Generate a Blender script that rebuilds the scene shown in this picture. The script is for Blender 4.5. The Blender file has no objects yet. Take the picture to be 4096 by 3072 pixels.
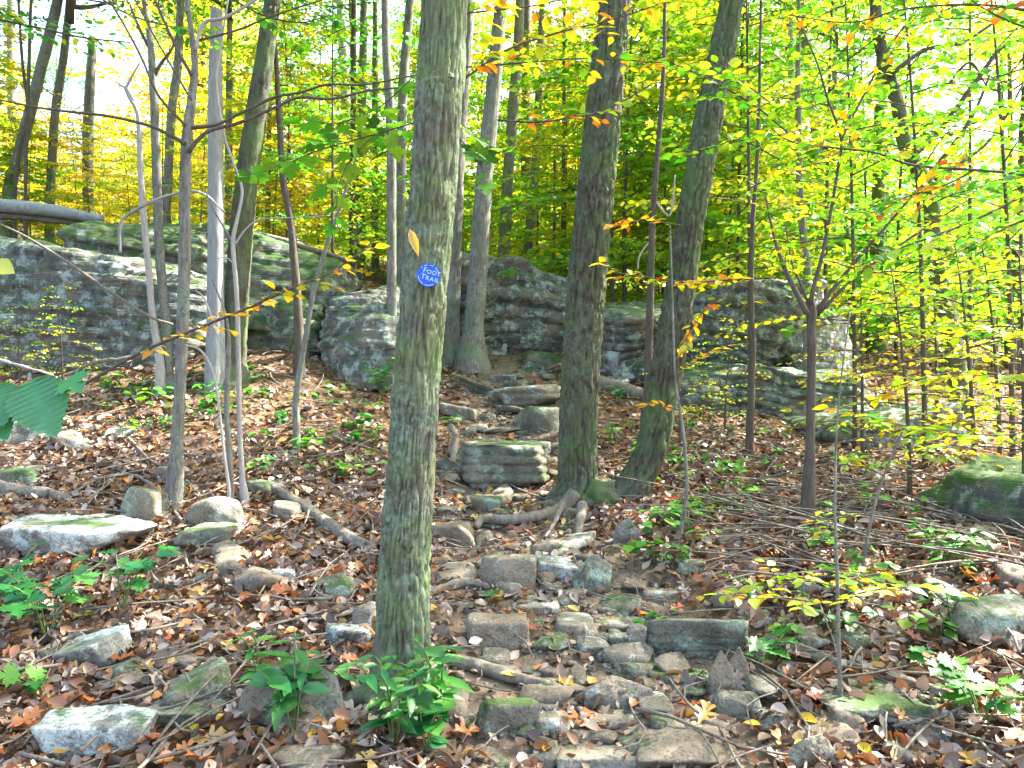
import bpy, bmesh, math, random
import numpy as np
from mathutils import Vector, Matrix

# ------------------------------------------------------------------ scene, camera, light
sc = bpy.context.scene
col = sc.collection
R = math.radians
F = 3215.0            # focal length in pixels of the 4096 x 3072 photograph
CAMZ = 1.6

cam_d = bpy.data.cameras.new('camera')
cam_d.sensor_width = 36.0
cam_d.lens = 36.0 * F / 4096.0
cam_d.clip_start = 0.05
cam_d.clip_end = 600
cam = bpy.data.objects.new('camera', cam_d)
cam.location = (0, 0, CAMZ)
cam.rotation_euler = (R(90), 0, 0)
col.objects.link(cam)
sc.camera = cam

SUN_AZ, SUN_EL = 64.0, 50.0
world = bpy.data.worlds.new('World')
sc.world = world
world.use_nodes = True
wn = world.node_tree
wn.nodes.clear()
wo = wn.nodes.new('ShaderNodeOutputWorld')
wb = wn.nodes.new('ShaderNodeBackground')
ws = wn.nodes.new('ShaderNodeTexSky')
ws.sky_type = 'NISHITA'
ws.sun_disc = False
ws.sun_elevation = R(SUN_EL)
ws.sun_rotation = R(SUN_AZ)
ws.air_density = 1.0
ws.dust_density = 5.0
ws.ozone_density = 1.0
wb.inputs['Strength'].default_value = 0.15
wn.links.new(ws.outputs[0], wb.inputs[0])
wn.links.new(wb.outputs[0], wo.inputs[0])

sun_d = bpy.data.lights.new('sun', 'SUN')
sun_d.energy = 5.0
sun_d.angle = R(0.5)
sun_d.color = (1.0, 0.95, 0.86)
sun = bpy.data.objects.new('sun', sun_d)
sv = Vector((math.sin(R(SUN_AZ)) * math.cos(R(SUN_EL)), math.cos(R(SUN_AZ)) * math.cos(R(SUN_EL)), math.sin(R(SUN_EL))))
sun.rotation_euler = sv.to_track_quat('Z', 'Y').to_euler()
sun.location = (20, 10, 30)
col.objects.link(sun)

sc.view_settings.view_transform = 'Standard'
sc.view_settings.look = 'None'
sc.view_settings.gamma = 1.0
sc.view_settings.use_curve_mapping = False
sc.view_settings.exposure = 2.75

cy = sc.cycles
cy.max_bounces = 7
cy.diffuse_bounces = 4
cy.glossy_bounces = 2
cy.transmission_bounces = 4
cy.transparent_max_bounces = 4
cy.caustics_reflective = False
cy.caustics_refractive = False
cy.sample_clamp_indirect = 6.0
cy.use_denoising = True

# ------------------------------------------------------------------ numpy noise
def _hash(ix, iy, iz, seed):
    h = (ix.astype(np.uint32) * np.uint32(374761393) + iy.astype(np.uint32) * np.uint32(668265263)
         + iz.astype(np.uint32) * np.uint32(2246822519) + np.uint32((seed * 3266489917) & 0xffffffff))
    h ^= h >> np.uint32(15); h *= np.uint32(2246822519)
    h ^= h >> np.uint32(13); h *= np.uint32(3266489917)
    h ^= h >> np.uint32(16)
    return h.astype(np.float64) / 4294967295.0

def vnoise(p, seed=0):
    p = np.asarray(p, dtype=np.float64)
    i = np.floor(p).astype(np.int64)
    f = p - i
    f = f * f * f * (f * (f * 6 - 15) + 10)
    out = 0
    for dx in (0, 1):
        wx = f[..., 0] if dx else 1 - f[..., 0]
        for dy in (0, 1):
            wy = f[..., 1] if dy else 1 - f[..., 1]
            for dz in (0, 1):
                wz = f[..., 2] if dz else 1 - f[..., 2]
                out = out + wx * wy * wz * _hash(i[..., 0] + dx, i[..., 1] + dy, i[..., 2] + dz, seed)
    return out * 2 - 1

def fbm(p, octv=4, seed=0, gain=0.5):
    p = np.asarray(p, dtype=np.float64)
    a, s, t = 1.0, 0.0, 0.0
    for o in range(octv):
        s = s + a * vnoise(p, seed + o * 17); t += a
        p = p * 2.03 + 11.3; a *= gain
    return s / t

def sstep(a, b, x):
    t = np.clip((np.asarray(x, dtype=np.float64) - a) / (b - a), 0, 1)
    return t * t * (3 - 2 * t)

# ------------------------------------------------------------------ terrain function
PY = np.array([-40, -10, 0, 2.7, 3.2, 6, 8, 10, 11.5, 13, 16, 25, 40, 60, 110.])
PZ = np.array([-3.5, -1.0, 0.0, .31, .38, .74, 1.2, 1.8, 2.25, 2.8, 3.25, 4.5, 6.6, 8.6, 12.])
PR = np.array([-3.5, -1.0, 0.0, .31, .38, .74, 1.05, 1.4, 1.65, 1.9, 2.4, 3.6, 5.4, 7.4, 11.])
TY = np.array([-2, 2.7, 3.7, 4.8, 6, 7.5, 9, 11, 13])
TX = np.array([.45, .38, .35, .19, -.03, 0.0, .03, .05, .1])
TW = np.array([.6, .62, .72, .6, .42, .45, .5, .45, .3])

def trail_mask(x, y):
    c = np.interp(y, TY, TX); w = np.interp(y, TY, TW)
    return (1 - sstep(0.7, 1.25, np.abs(x - c) / w)) * (1 - sstep(11, 13, y))

def H(x, y, fine=True):
    x = np.asarray(x, dtype=np.float64); y = np.asarray(y, dtype=np.float64)
    x, y = np.broadcast_arrays(x, y)
    zc = np.interp(y, PY, PZ); zr = np.interp(y, PY, PR)
    b = sstep(1.2, 4.5, x)
    z = zc * (1 - b) + zr * b
    z = z + 0.45 * sstep(5.5, 9.5, y) * sstep(-0.8, -2.6, x)
    z = z + 0.18 * sstep(1.3, 3.2, x) * (1 - sstep(4, 7, y)) * sstep(0.5, 2.5, y)
    z = z - 0.05 * trail_mask(x, y)
    p = np.stack([x, y, x * 0], -1)
    far = sstep(8, 40, y)
    z = z + (0.10 + .9 * far) * vnoise(p * 0.35 + 3.1, 5) * (0.35 + .65 * sstep(4, 9, np.abs(x) + np.maximum(y - 6, 0)))
    if fine:
        z = z + 0.035 * fbm(p * 2.3, 3, 9) + 0.010 * vnoise(p * 9.0, 21)
    return z

def Hs(x, y): return float(H(np.array([x]), np.array([y]))[0])
def P(px, py, d): return np.array([(px - 2048.0) / F * d, d, CAMZ - (py - 1536.0) / F * d])
_dd = np.arange(1.6, 40, 0.01)
def ground(px, py):
    a, b = (px - 2048.0) / F, (py - 1536.0) / F
    z = H(a * _dd, _dd)
    k = np.argmax(z >= CAMZ - b * _dd)
    d = _dd[k] if (z >= CAMZ - b * _dd).any() else 12.0
    return np.array([a * d, d, float(z[k])])

# ------------------------------------------------------------------ mesh helpers
def mesh_np(name, V, Fs, cols=None, mats=(), mi=None, smooth=True):
    V = np.asarray(V, dtype=np.float32)
    me = bpy.data.meshes.new(name)
    me.vertices.add(len(V)); me.vertices.foreach_set('co', V.ravel())
    Fs = [np.asarray(f, dtype=np.int32) for f in Fs if len(f)]
    nl = sum(f.size for f in Fs); npz = sum(len(f) for f in Fs)
    me.loops.add(nl); me.polygons.add(npz)
    me.loops.foreach_set('vertex_index', np.concatenate([f.ravel() for f in Fs]))
    st, o = [], 0
    for f in Fs:
        st.append(o + np.arange(len(f), dtype=np.int32) * f.shape[1]); o += f.size
    me.polygons.foreach_set('loop_start', np.concatenate(st).astype(np.int32))
    if smooth: me.polygons.foreach_set('use_smooth', np.ones(npz, dtype=bool))
    for m in mats: me.materials.append(m)
    if mi is not None: me.polygons.foreach_set('material_index', np.asarray(mi, dtype=np.int32))
    me.update(calc_edges=True)
    if cols is not None:
        c = np.ones((len(V), 4), dtype=np.float32); c[:, :3] = cols
        at = me.color_attributes.new('Col', 'FLOAT_COLOR', 'POINT')
        at.data.foreach_set('color', c.ravel())
    return me

def tagit(o, label=None, cat=None, group=None, kind=None):
    if label: o['label'] = label
    if cat: o['category'] = cat
    if group: o['group'] = group
    if kind: o['kind'] = kind
    return o

def link(name, me, parent=None, loc=(0, 0, 0)):
    o = bpy.data.objects.new(name, me); col.objects.link(o); o.location = loc
    if parent is not None: o.parent = parent
    return o

def empty(name, loc, label, cat, group=None):
    o = bpy.data.objects.new(name, None); col.objects.link(o); o.location = loc
    o.empty_display_size = 0.1
    return tagit(o, label, cat, group)

class Geo:
    """collects pieces of one mesh"""
    def __init__(s): s.V, s.T, s.Q, s.C, s.n = [], [], [], [], 0
    def add(s, V, T=None, Q=None, C=None):
        V = np.asarray(V, dtype=np.float64).reshape(-1, 3)
        if T is not None and len(T): s.T.append(np.asarray(T) + s.n)
        if Q is not None and len(Q): s.Q.append(np.asarray(Q) + s.n)
        s.V.append(V)
        s.C.append(np.broadcast_to(np.asarray(C if C is not None else (1, 1, 1), dtype=np.float64), (len(V), 3)))
        s.n += len(V)
    def arrays(s):
        return (np.concatenate(s.V), [np.concatenate(s.T) if s.T else np.zeros((0, 3), int), np.concatenate(s.Q) if s.Q else np.zeros((0, 4), int)], np.concatenate(s.C))
    def mesh(s, name, mats, origin=(0, 0, 0), smooth=True, cols=True):
        V, Fs, C = s.arrays()
        return mesh_np(name, V - np.asarray(origin), Fs, C if cols else None, mats, None, smooth)

def catmull(P_, m):
    P_ = np.asarray(P_, dtype=np.float64)
    n = len(P_)
    if n == 2: t = np.linspace(0, 1, m)[:, None]; return P_[0] * (1 - t) + P_[1] * t
    E = np.vstack([2 * P_[0] - P_[1], P_, 2 * P_[-1] - P_[-2]])
    L = np.concatenate([[0], np.cumsum(np.linalg.norm(np.diff(P_[:, :3], axis=0), axis=1))])
    s = np.linspace(0, L[-1], m)
    k = np.clip(np.searchsorted(L, s, 'right') - 1, 0, n - 2)
    t = ((s - L[k]) / np.maximum(L[k + 1] - L[k], 1e-9))[:, None]
    a, b, c, d = E[k], E[k + 1], E[k + 2], E[k + 3]
    return 0.5 * (2 * b + (c - a) * t + (2 * a - 5 * b + 4 * c - d) * t ** 2 + (3 * b - 3 * c + d - a) * t ** 3)

def tube(pts, rad, nseg=8, m=None, bark=None, seed=0, cap=True):
    """tapered tube through pts; bark=(depth, across, along) pushes furrows into it"""
    pts = np.asarray(pts, dtype=np.float64); rad = np.asarray(rad, dtype=np.float64)
    if m is None: m = max(2, len(pts) * 3)
    PR_ = catmull(np.column_stack([pts, rad]), m)
    C, r = PR_[:, :3], np.maximum(PR_[:, 3], 0.0008)
    T = np.gradient(C, axis=0); T /= np.linalg.norm(T, axis=1)[:, None] + 1e-12
    u = np.cross(T[0], [0.0, 1.0, 0.1]);
    if np.linalg.norm(u) < 1e-3: u = np.cross(T[0], [1.0, 0, 0])
    u /= np.linalg.norm(u)
    U = np.zeros_like(C)
    for i in range(m):
        u = u - T[i] * np.dot(u, T[i]); u /= np.linalg.norm(u) + 1e-12; U[i] = u
    W = np.cross(T, U)
    th = np.arange(nseg) / nseg * 2 * np.pi
    D = U[:, None, :] * np.cos(th)[None, :, None] + W[:, None, :] * np.sin(th)[None, :, None]
    rr = np.repeat(r[:, None], nseg, 1)
    if bark is not None:
        dep, ac, al = bark
        s = np.concatenate([[0], np.cumsum(np.linalg.norm(np.diff(C, axis=0), axis=1))])
        q = np.stack([np.cos(th)[None] * rr * ac, np.sin(th)[None] * rr * ac, np.repeat(s[:, None], nseg, 1) * al], -1)
        q = q + 0.55 * np.stack([vnoise(q * .6 + 7, seed + 3), vnoise(q * .6 + 19, seed + 4), vnoise(q * .8 + 31, seed + 5)], -1)
        n1 = 1 - np.abs(vnoise(q, seed)) * 4.2
        n2 = 1 - np.abs(vnoise(q * np.array([1.7, 1.7, 2.4]) + 5, seed + 1)) * 3.2
        rr = rr - dep * np.clip(n1, 0, 1) - 0.6 * dep * np.clip(n2, 0, 1) + dep * .4 + .35 * dep * vnoise(q * 2.7 + 3, seed + 2)
        rr = rr * (1 + 0.04 * fbm(np.stack([np.cos(th)[None] + 0 * rr, np.sin(th)[None] + 0 * rr, np.repeat(s[:, None], nseg, 1) * 1.6], -1) * 1.3, 3, seed + 8))
    V = (C[:, None, :] + D * rr[:, :, None]).reshape(-1, 3)
    i = np.arange(m - 1)[:, None] * nseg; j = np.arange(nseg)[None]; k = (np.arange(nseg) + 1) % nseg
    Q = np.stack([i + j, i + k[None], i + nseg + k[None], i + nseg + j], -1).reshape(-1, 4)
    Tt = []
    if cap:
        V = np.vstack([V, C[:1], C[-1:]]); a, b = len(V) - 2, len(V) - 1
        e = (m - 1) * nseg
        Tt = [(a, (t + 1) % nseg, t) for t in range(nseg)] + [(b, e + t, e + (t + 1) % nseg) for t in range(nseg)]
    return V, np.array(Tt).reshape(-1, 3).astype(int), Q

# ------------------------------------------------------------------ materials
def nodes(name):
    m = bpy.data.materials.new(name); m.use_nodes = True
    t = m.node_tree; t.nodes.clear()
    out = t.nodes.new('ShaderNodeOutputMaterial')
    def N(kind, **kw):
        n = t.nodes.new(kind)
        for k, v in kw.items():
            if k in n.inputs: n.inputs[k].default_value = v
            else: setattr(n, k, v)
        return n
    return m, t, out, N, t.links.new

def ramp(N, L, src, stops):
    r = N('ShaderNodeValToRGB')
    e = r.color_ramp.elements
    while len(e) < len(stops): e.new(0.5)
    for k, (p, c) in enumerate(stops):
        e[k].position = p; e[k].color = (*c, 1) if len(c) == 3 else c
    L(src, r.inputs[0]); return r

def mixc(N, L, fac, a, b, blend='MIX'):
    m = N('ShaderNodeMix', data_type='RGBA', blend_type=blend)
    for s, v in ((m.inputs[0], fac), (m.inputs[6], a), (m.inputs[7], b)):
        if hasattr(v, 'is_linked') or hasattr(v, 'links'): L(v, s)
        else: s.default_value = v if not isinstance(v, tuple) else (*v, 1)
    return m.outputs[2]

def leaf_mat(name, trans=0.5, gloss=0.05, sat=1.0, val=1.0, tcol=(1.5, 1.5, 0.5)):
    m, t, out, N, L = nodes(name)
    at = N('ShaderNodeAttribute', attribute_name='Col')
    inf = N('ShaderNodeObjectInfo')
    geo = N('ShaderNodeNewGeometry')
    vr = N('ShaderNodeMath', operation='MULTIPLY_ADD'); L(geo.outputs['Random Per Island'], vr.inputs[0]); vr.inputs[1].default_value = .5; vr.inputs[2].default_value = .75 * val
    hr = N('ShaderNodeMath', operation='MULTIPLY_ADD'); L(inf.outputs['Random'], hr.inputs[0]); hr.inputs[1].default_value = .05; hr.inputs[2].default_value = .475
    hs = N('ShaderNodeHueSaturation'); hs.inputs['Saturation'].default_value = sat
    L(hr.outputs[0], hs.inputs['Hue']); L(vr.outputs[0], hs.inputs['Value']); L(at.outputs['Color'], hs.inputs['Color'])
    tex = N('ShaderNodeTexNoise', Scale=60.0, Detail=2.0)
    rr = ramp(N, L, tex.outputs[0], [(.3, (.78, .78, .78)), (.7, (1.1, 1.1, 1.1))])
    c = mixc(N, L, 1.0, hs.outputs[0], rr.outputs[0], 'MULTIPLY')
    d = N('ShaderNodeBsdfDiffuse'); L(c, d.inputs[0])
    tr = N('ShaderNodeBsdfTranslucent'); tc = mixc(N, L, 1.0, c, tcol, 'MULTIPLY'); L(tc, tr.inputs[0])
    mx = N('ShaderNodeMixShader'); mx.inputs[0].default_value = trans; L(d.outputs[0], mx.inputs[1]); L(tr.outputs[0], mx.inputs[2])
    g = N('ShaderNodeBsdfGlossy', Roughness=0.42); g.inputs[0].default_value = (1, 1, 1, 1)
    mg = N('ShaderNodeMixShader'); mg.inputs[0].default_value = gloss; L(mx.outputs[0], mg.inputs[1]); L(g.outputs[0], mg.inputs[2])
    L(mg.outputs[0], out.inputs[0])
    return m

def bark_mat(name, base=((.10, .085, .07), (.23, .20, .17)), lich=(.30, .36, .27), lamt=.5, moss=.15, bump=.5, sc=1.0, green=(.13, .19, .08)):
    m, t, out, N, L = nodes(name)
    tc = N('ShaderNodeTexCoord')
    mp = N('ShaderNodeMapping'); mp.inputs['Scale'].default_value = (38 * sc, 38 * sc, 7 * sc); L(tc.outputs['Object'], mp.inputs[0])
    n1 = N('ShaderNodeTexNoise', Scale=1.0, Detail=6.0, Roughness=.65); L(mp.outputs[0], n1.inputs[0])
    c1 = ramp(N, L, n1.outputs[0], [(.28, base[0]), (.72, base[1])])
    n2 = N('ShaderNodeTexNoise', Scale=5.0 * sc, Detail=7.0, Roughness=.72); L(tc.outputs['Object'], n2.inputs[0])
    l1 = ramp(N, L, n2.outputs[0], [(.50 - .12 * lamt, (0, 0, 0)), (.62 - .06 * lamt, (1, 1, 1))])
    n2b = N('ShaderNodeTexNoise', Scale=42.0 * sc, Detail=3.0, Roughness=.7); L(tc.outputs['Object'], n2b.inputs[0])
    l2 = ramp(N, L, n2b.outputs[0], [(.36, (0, 0, 0)), (.62, (1, 1, 1))])
    lm = N('ShaderNodeMath', operation='MULTIPLY'); L(l1.outputs[0], lm.inputs[0]); L(l2.outputs[0], lm.inputs[1])
    lm2 = N('ShaderNodeMath', operation='MULTIPLY'); L(lm.outputs[0], lm2.inputs[0]); lm2.inputs[1].default_value = lamt * 1.3
    c2 = mixc(N, L, lm2.outputs[0], c1.outputs[0], lich)
    n3 = N('ShaderNodeTexNoise', Scale=2.6 * sc, Detail=5.0, Roughness=.7)
    mp3 = N('ShaderNodeMapping'); mp3.inputs['Location'].default_value = (5, 3, 9); L(tc.outputs['Object'], mp3.inputs[0]); L(mp3.outputs[0], n3.inputs[0])
    g1 = ramp(N, L, n3.outputs[0], [(.60 - .3 * moss, (0, 0, 0)), (.75 - .2 * moss, (1, 1, 1))])
    gm = N('ShaderNodeMath', operation='MULTIPLY'); L(g1.outputs[0], gm.inputs[0]); gm.inputs[1].default_value = min(.75, moss * 2.2)
    c3 = mixc(N, L, gm.outputs[0], c2, green)
    d = N('ShaderNodeBsdfPrincipled', Roughness=.85)
    d.inputs['Specular IOR Level'].default_value = .25
    L(c3, d.inputs['Base Color'])
    b = N('ShaderNodeBump', Strength=bump, Distance=.012); L(n1.outputs[0], b.inputs['Height'])
    b2 = N('ShaderNodeBump', Strength=bump * .6, Distance=.006); L(n2b.outputs[0], b2.inputs['Height']); L(b.outputs[0], b2.inputs['Normal'])
    L(b2.outputs[0], d.inputs['Normal']); L(d.outputs[0], out.inputs[0])
    return m

def rock_mat(name, a=(.085, .08, .065), b=(.29, .265, .215), lich=(.50, .56, .50), lamt=.5, moss=.3, mosscol=(.045, .10, .018), sc=1.0, strata=0.0, brown=(.25, .19, .13)):
    m, t, out, N, L = nodes(name)
    tc = N('ShaderNodeTexCoord'); inf = N('ShaderNodeObjectInfo')
    off = N('ShaderNodeVectorMath', operation='MULTIPLY_ADD')
    cmb = N('ShaderNodeCombineXYZ')
    for k in range(3): L(inf.outputs['Random'], cmb.inputs[k])
    L(cmb.outputs[0], off.inputs[0]); off.inputs[1].default_value = (37, 91, 53); L(tc.outputs['Object'], off.inputs[2])
    v = off.outputs[0]
    n1 = N('ShaderNodeTexNoise', Scale=7.0 * sc, Detail=9.0, Roughness=.68); L(v, n1.inputs[0])
    c1 = ramp(N, L, n1.outputs[0], [(.30, a), (.70, b)])
    n4 = N('ShaderNodeTexNoise', Scale=2.4 * sc, Detail=4.0); L(v, n4.inputs[0])
    w4 = ramp(N, L, n4.outputs[0], [(.45, (0, 0, 0)), (.65, (.6, .6, .6))])
    c1 = mixc(N, L, w4.outputs[0], c1.outputs[0], brown)
    n2 = N('ShaderNodeTexNoise', Scale=5.0 * sc, Detail=8.0, Roughness=.75); L(v, n2.inputs[0])
    l1 = ramp(N, L, n2.outputs[0], [(.60 - .18 * lamt, (0, 0, 0)), (.66 - .15 * lamt, (1, 1, 1))])
    lm = N('ShaderNodeMath', operation='MULTIPLY'); L(l1.outputs[0], lm.inputs[0]); lm.inputs[1].default_value = min(.95, .35 + lamt)
    c2 = mixc(N, L, lm.outputs[0], c1, lich)
    ns = N('ShaderNodeTexNoise', Scale=90.0 * sc, Detail=2.0); L(v, ns.inputs[0])
    sp = ramp(N, L, ns.outputs[0], [(.34, (.55, .55, .55)), (.5, (1, 1, 1))])
    c2 = mixc(N, L, 1.0, c2, sp.outputs[0], 'MULTIPLY')
    geo = N('ShaderNodeNewGeometry'); sep = N('ShaderNodeSeparateXYZ'); L(geo.outputs['Normal'], sep.inputs[0])
    n3 = N('ShaderNodeTexNoise', Scale=3.2 * sc, Detail=6.0, Roughness=.7); L(v, n3.inputs[0])
    ad = N('ShaderNodeMath', operation='MULTIPLY_ADD'); L(sep.outputs['Z'], ad.inputs[0]); ad.inputs[1].default_value = .18; L(n3.outputs[0], ad.inputs[2])
    nm2 = N('ShaderNodeTexNoise', Scale=34.0 * sc, Detail=3.0, Roughness=.7); L(v, nm2.inputs[0])
    ad2 = N('ShaderNodeMath', operation='MULTIPLY_ADD'); L(nm2.outputs[0], ad2.inputs[0]); ad2.inputs[1].default_value = .35; L(ad.outputs[0], ad2.inputs[2])
    g1 = ramp(N, L, ad2.outputs[0], [(.97 - .34 * moss, (0, 0, 0)), (1.07 - .34 * moss, (1, 1, 1))])
    gm = N('ShaderNodeMath', operation='MULTIPLY'); L(g1.outputs[0], gm.inputs[0]); gm.inputs[1].default_value = .9 if moss > 0 else 0.0
    c3 = mixc(N, L, gm.outputs[0], c2, mosscol)
    d = N('ShaderNodeBsdfPrincipled', Roughness=.82); d.inputs['Specular IOR Level'].default_value = .3
    L(c3, d.inputs['Base Color'])
    b1 = N('ShaderNodeBump', Strength=.7, Distance=.03 / sc); L(n1.outputs[0], b1.inputs['Height'])
    last = b1
    if strata:
        mp = N('ShaderNodeMapping'); mp.inputs['Scale'].default_value = (1.2, 1.2, strata); L(v, mp.inputs[0])
        nz = N('ShaderNodeTexNoise', Scale=1.0, Detail=4.0, Roughness=.6); L(mp.outputs[0], nz.inputs[0])
        b3 = N('ShaderNodeBump', Strength=.8, Distance=.05); L(nz.outputs[0], b3.inputs['Height']); L(b1.outputs[0], b3.inputs['Normal']); last = b3
    b2 = N('ShaderNodeBump', Strength=.5, Distance=.006); L(ns.outputs[0], b2.inputs['Height']); L(last.outputs[0], b2.inputs['Normal'])
    L(b2.outputs[0], d.inputs['Normal']); L(d.outputs[0], out.inputs[0])
    return m

def ground_mat():
    m, t, out, N, L = nodes('forest_floor')
    tc = N('ShaderNodeTexCoord')
    at = N('ShaderNodeAttribute', attribute_name='Col'); sp = N('ShaderNodeSeparateColor'); L(at.outputs['Color'], sp.inputs[0])
    vo = N('ShaderNodeTexVoronoi', Scale=26.0); vo.feature = 'F1'; L(tc.outputs['Object'], vo.inputs[0])
    sv_ = N('ShaderNodeSeparateColor'); L(vo.outputs['Color'], sv_.inputs[0])
    lit = ramp(N, L, sv_.outputs[0], [(0, (.05, .032, .02)), (.3, (.13, .075, .04)), (.6, (.24, .15, .09)), (.85, (.33, .22, .14)), (1, (.22, .09, .03))])
    n1 = N('ShaderNodeTexNoise', Scale=14.0, Detail=8.0, Roughness=.7); L(tc.outputs['Object'], n1.inputs[0])
    soil = ramp(N, L, n1.outputs[0], [(.3, (.035, .025, .018)), (.7, (.13, .09, .06))])
    n2 = N('ShaderNodeTexNoise', Scale=1.4, Detail=4.0); L(tc.outputs['Object'], n2.inputs[0])
    f = ramp(N, L, n2.outputs[0], [(.35, (.1, .1, .1)), (.6, (.8, .8, .8))])
    c = mixc(N, L, f.outputs[0], soil.outputs[0], lit.outputs[0])
    dirt = ramp(N, L, n1.outputs[0], [(.3, (.10, .075, .055)), (.7, (.27, .21, .16))])
    c = mixc(N, L, sp.outputs[0], c, dirt.outputs[0])
    d = N('ShaderNodeBsdfPrincipled', Roughness=.95); d.inputs['Specular IOR Level'].default_value = .1
    L(c, d.inputs['Base Color'])
    b = N('ShaderNodeBump', Strength=.8, Distance=.03); L(n1.outputs[0], b.inputs['Height'])
    b2 = N('ShaderNodeBump', Strength=.5, Distance=.02); L(sv_.outputs[1], b2.inputs['Height']); L(b.outputs[0], b2.inputs['Normal'])
    L(b2.outputs[0], d.inputs['Normal']); L(d.outputs[0], out.inputs[0])
    return m

def plain_mat(name, c, rough=.5, spec=.4):
    m, t, out, N, L = nodes(name)
    d = N('ShaderNodeBsdfPrincipled', Roughness=rough); d.inputs['Specular IOR Level'].default_value = spec
    tx = N('ShaderNodeTexNoise', Scale=120.0, Detail=3.0)
    rr = ramp(N, L, tx.outputs[0], [(.3, tuple(x * .82 for x in c)), (.7, c)])
    L(rr.outputs[0], d.inputs['Base Color']); L(d.outputs[0], out.inputs[0])
    return m

M_LEAF = leaf_mat('tree_leaf', .55, .035)
M_NEAR = leaf_mat('near_leaf', .5, .05)
M_GREEN = leaf_mat('green_plant_leaf', .35, .06, tcol=(.9, 1.2, .6))
M_LITTER = leaf_mat('dead_leaf', .18, .05, tcol=(1.1, .8, .5))
M_BARK = bark_mat('lichen_bark', ((.03, .026, .02), (.19, .175, .14)), (.22, .30, .20), lamt=.8, moss=.6, bump=1.0, green=(.15, .22, .07))
M_BARK2 = bark_mat('furrowed_bark', ((.022, .018, .014), (.15, .125, .095)), (.15, .21, .13), lamt=.6, moss=.55, bump=1.0, green=(.10, .16, .05))
M_BARKG = bark_mat('grey_bark', ((.06, .055, .05), (.27, .25, .22)), (.32, .36, .29), lamt=.5, moss=.3, sc=1.2, bump=.9)
M_BARKD = bark_mat('dark_bark', ((.06, .045, .038), (.15, .115, .09)), (.18, .2, .15), lamt=.25, moss=.1, sc=1.4)
M_SNAG = bark_mat('bare_grey_wood', ((.20, .20, .20), (.36, .36, .35)), (.4, .42, .4), lamt=.2, moss=.03)
M_DEAD = bark_mat('dead_wood', ((.09, .07, .055), (.26, .22, .18)), (.3, .33, .27), lamt=.3, moss=.12)
M_PALE = bark_mat('pale_twig_bark', ((.28, .25, .23), (.48, .44, .41)), (.4, .42, .38), lamt=.2, moss=.03, sc=2)
M_ROCK = rock_mat('trail_rock', lamt=.35, moss=.12)
M_ROCKT = rock_mat('tan_rock', (.12, .10, .075), (.34, .285, .215), lamt=.2, moss=.05)
M_ROCKM = rock_mat('mossy_rock', (.065, .07, .055), (.23, .225, .18), (.32, .40, .31), lamt=.5, moss=.5)
M_ROCKL = rock_mat('lichen_rock', (.07, .07, .06), (.30, .30, .27), (.52, .58, .54), lamt=.75, moss=.35)
M_LEDGE = rock_mat('ledge_rock', (.035, .04, .035), (.21, .22, .20), (.40, .47, .42), lamt=.5, moss=.55, sc=1.5, strata=22)
M_LEDGEM = rock_mat('mossy_ledge_rock', (.03, .035, .028), (.16, .17, .145), (.30, .37, .30), lamt=.45, moss=.78, sc=1.5, strata=20)
M_GROUND = ground_mat()
M_BLUE = plain_mat('blue_plastic', (.012, .10, .62), .35)
M_LET = plain_mat('pale_blue_print', (.45, .66, .85), .5)
M_NAIL = plain_mat('nail_steel', (.05, .05, .06), .4)

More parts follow.
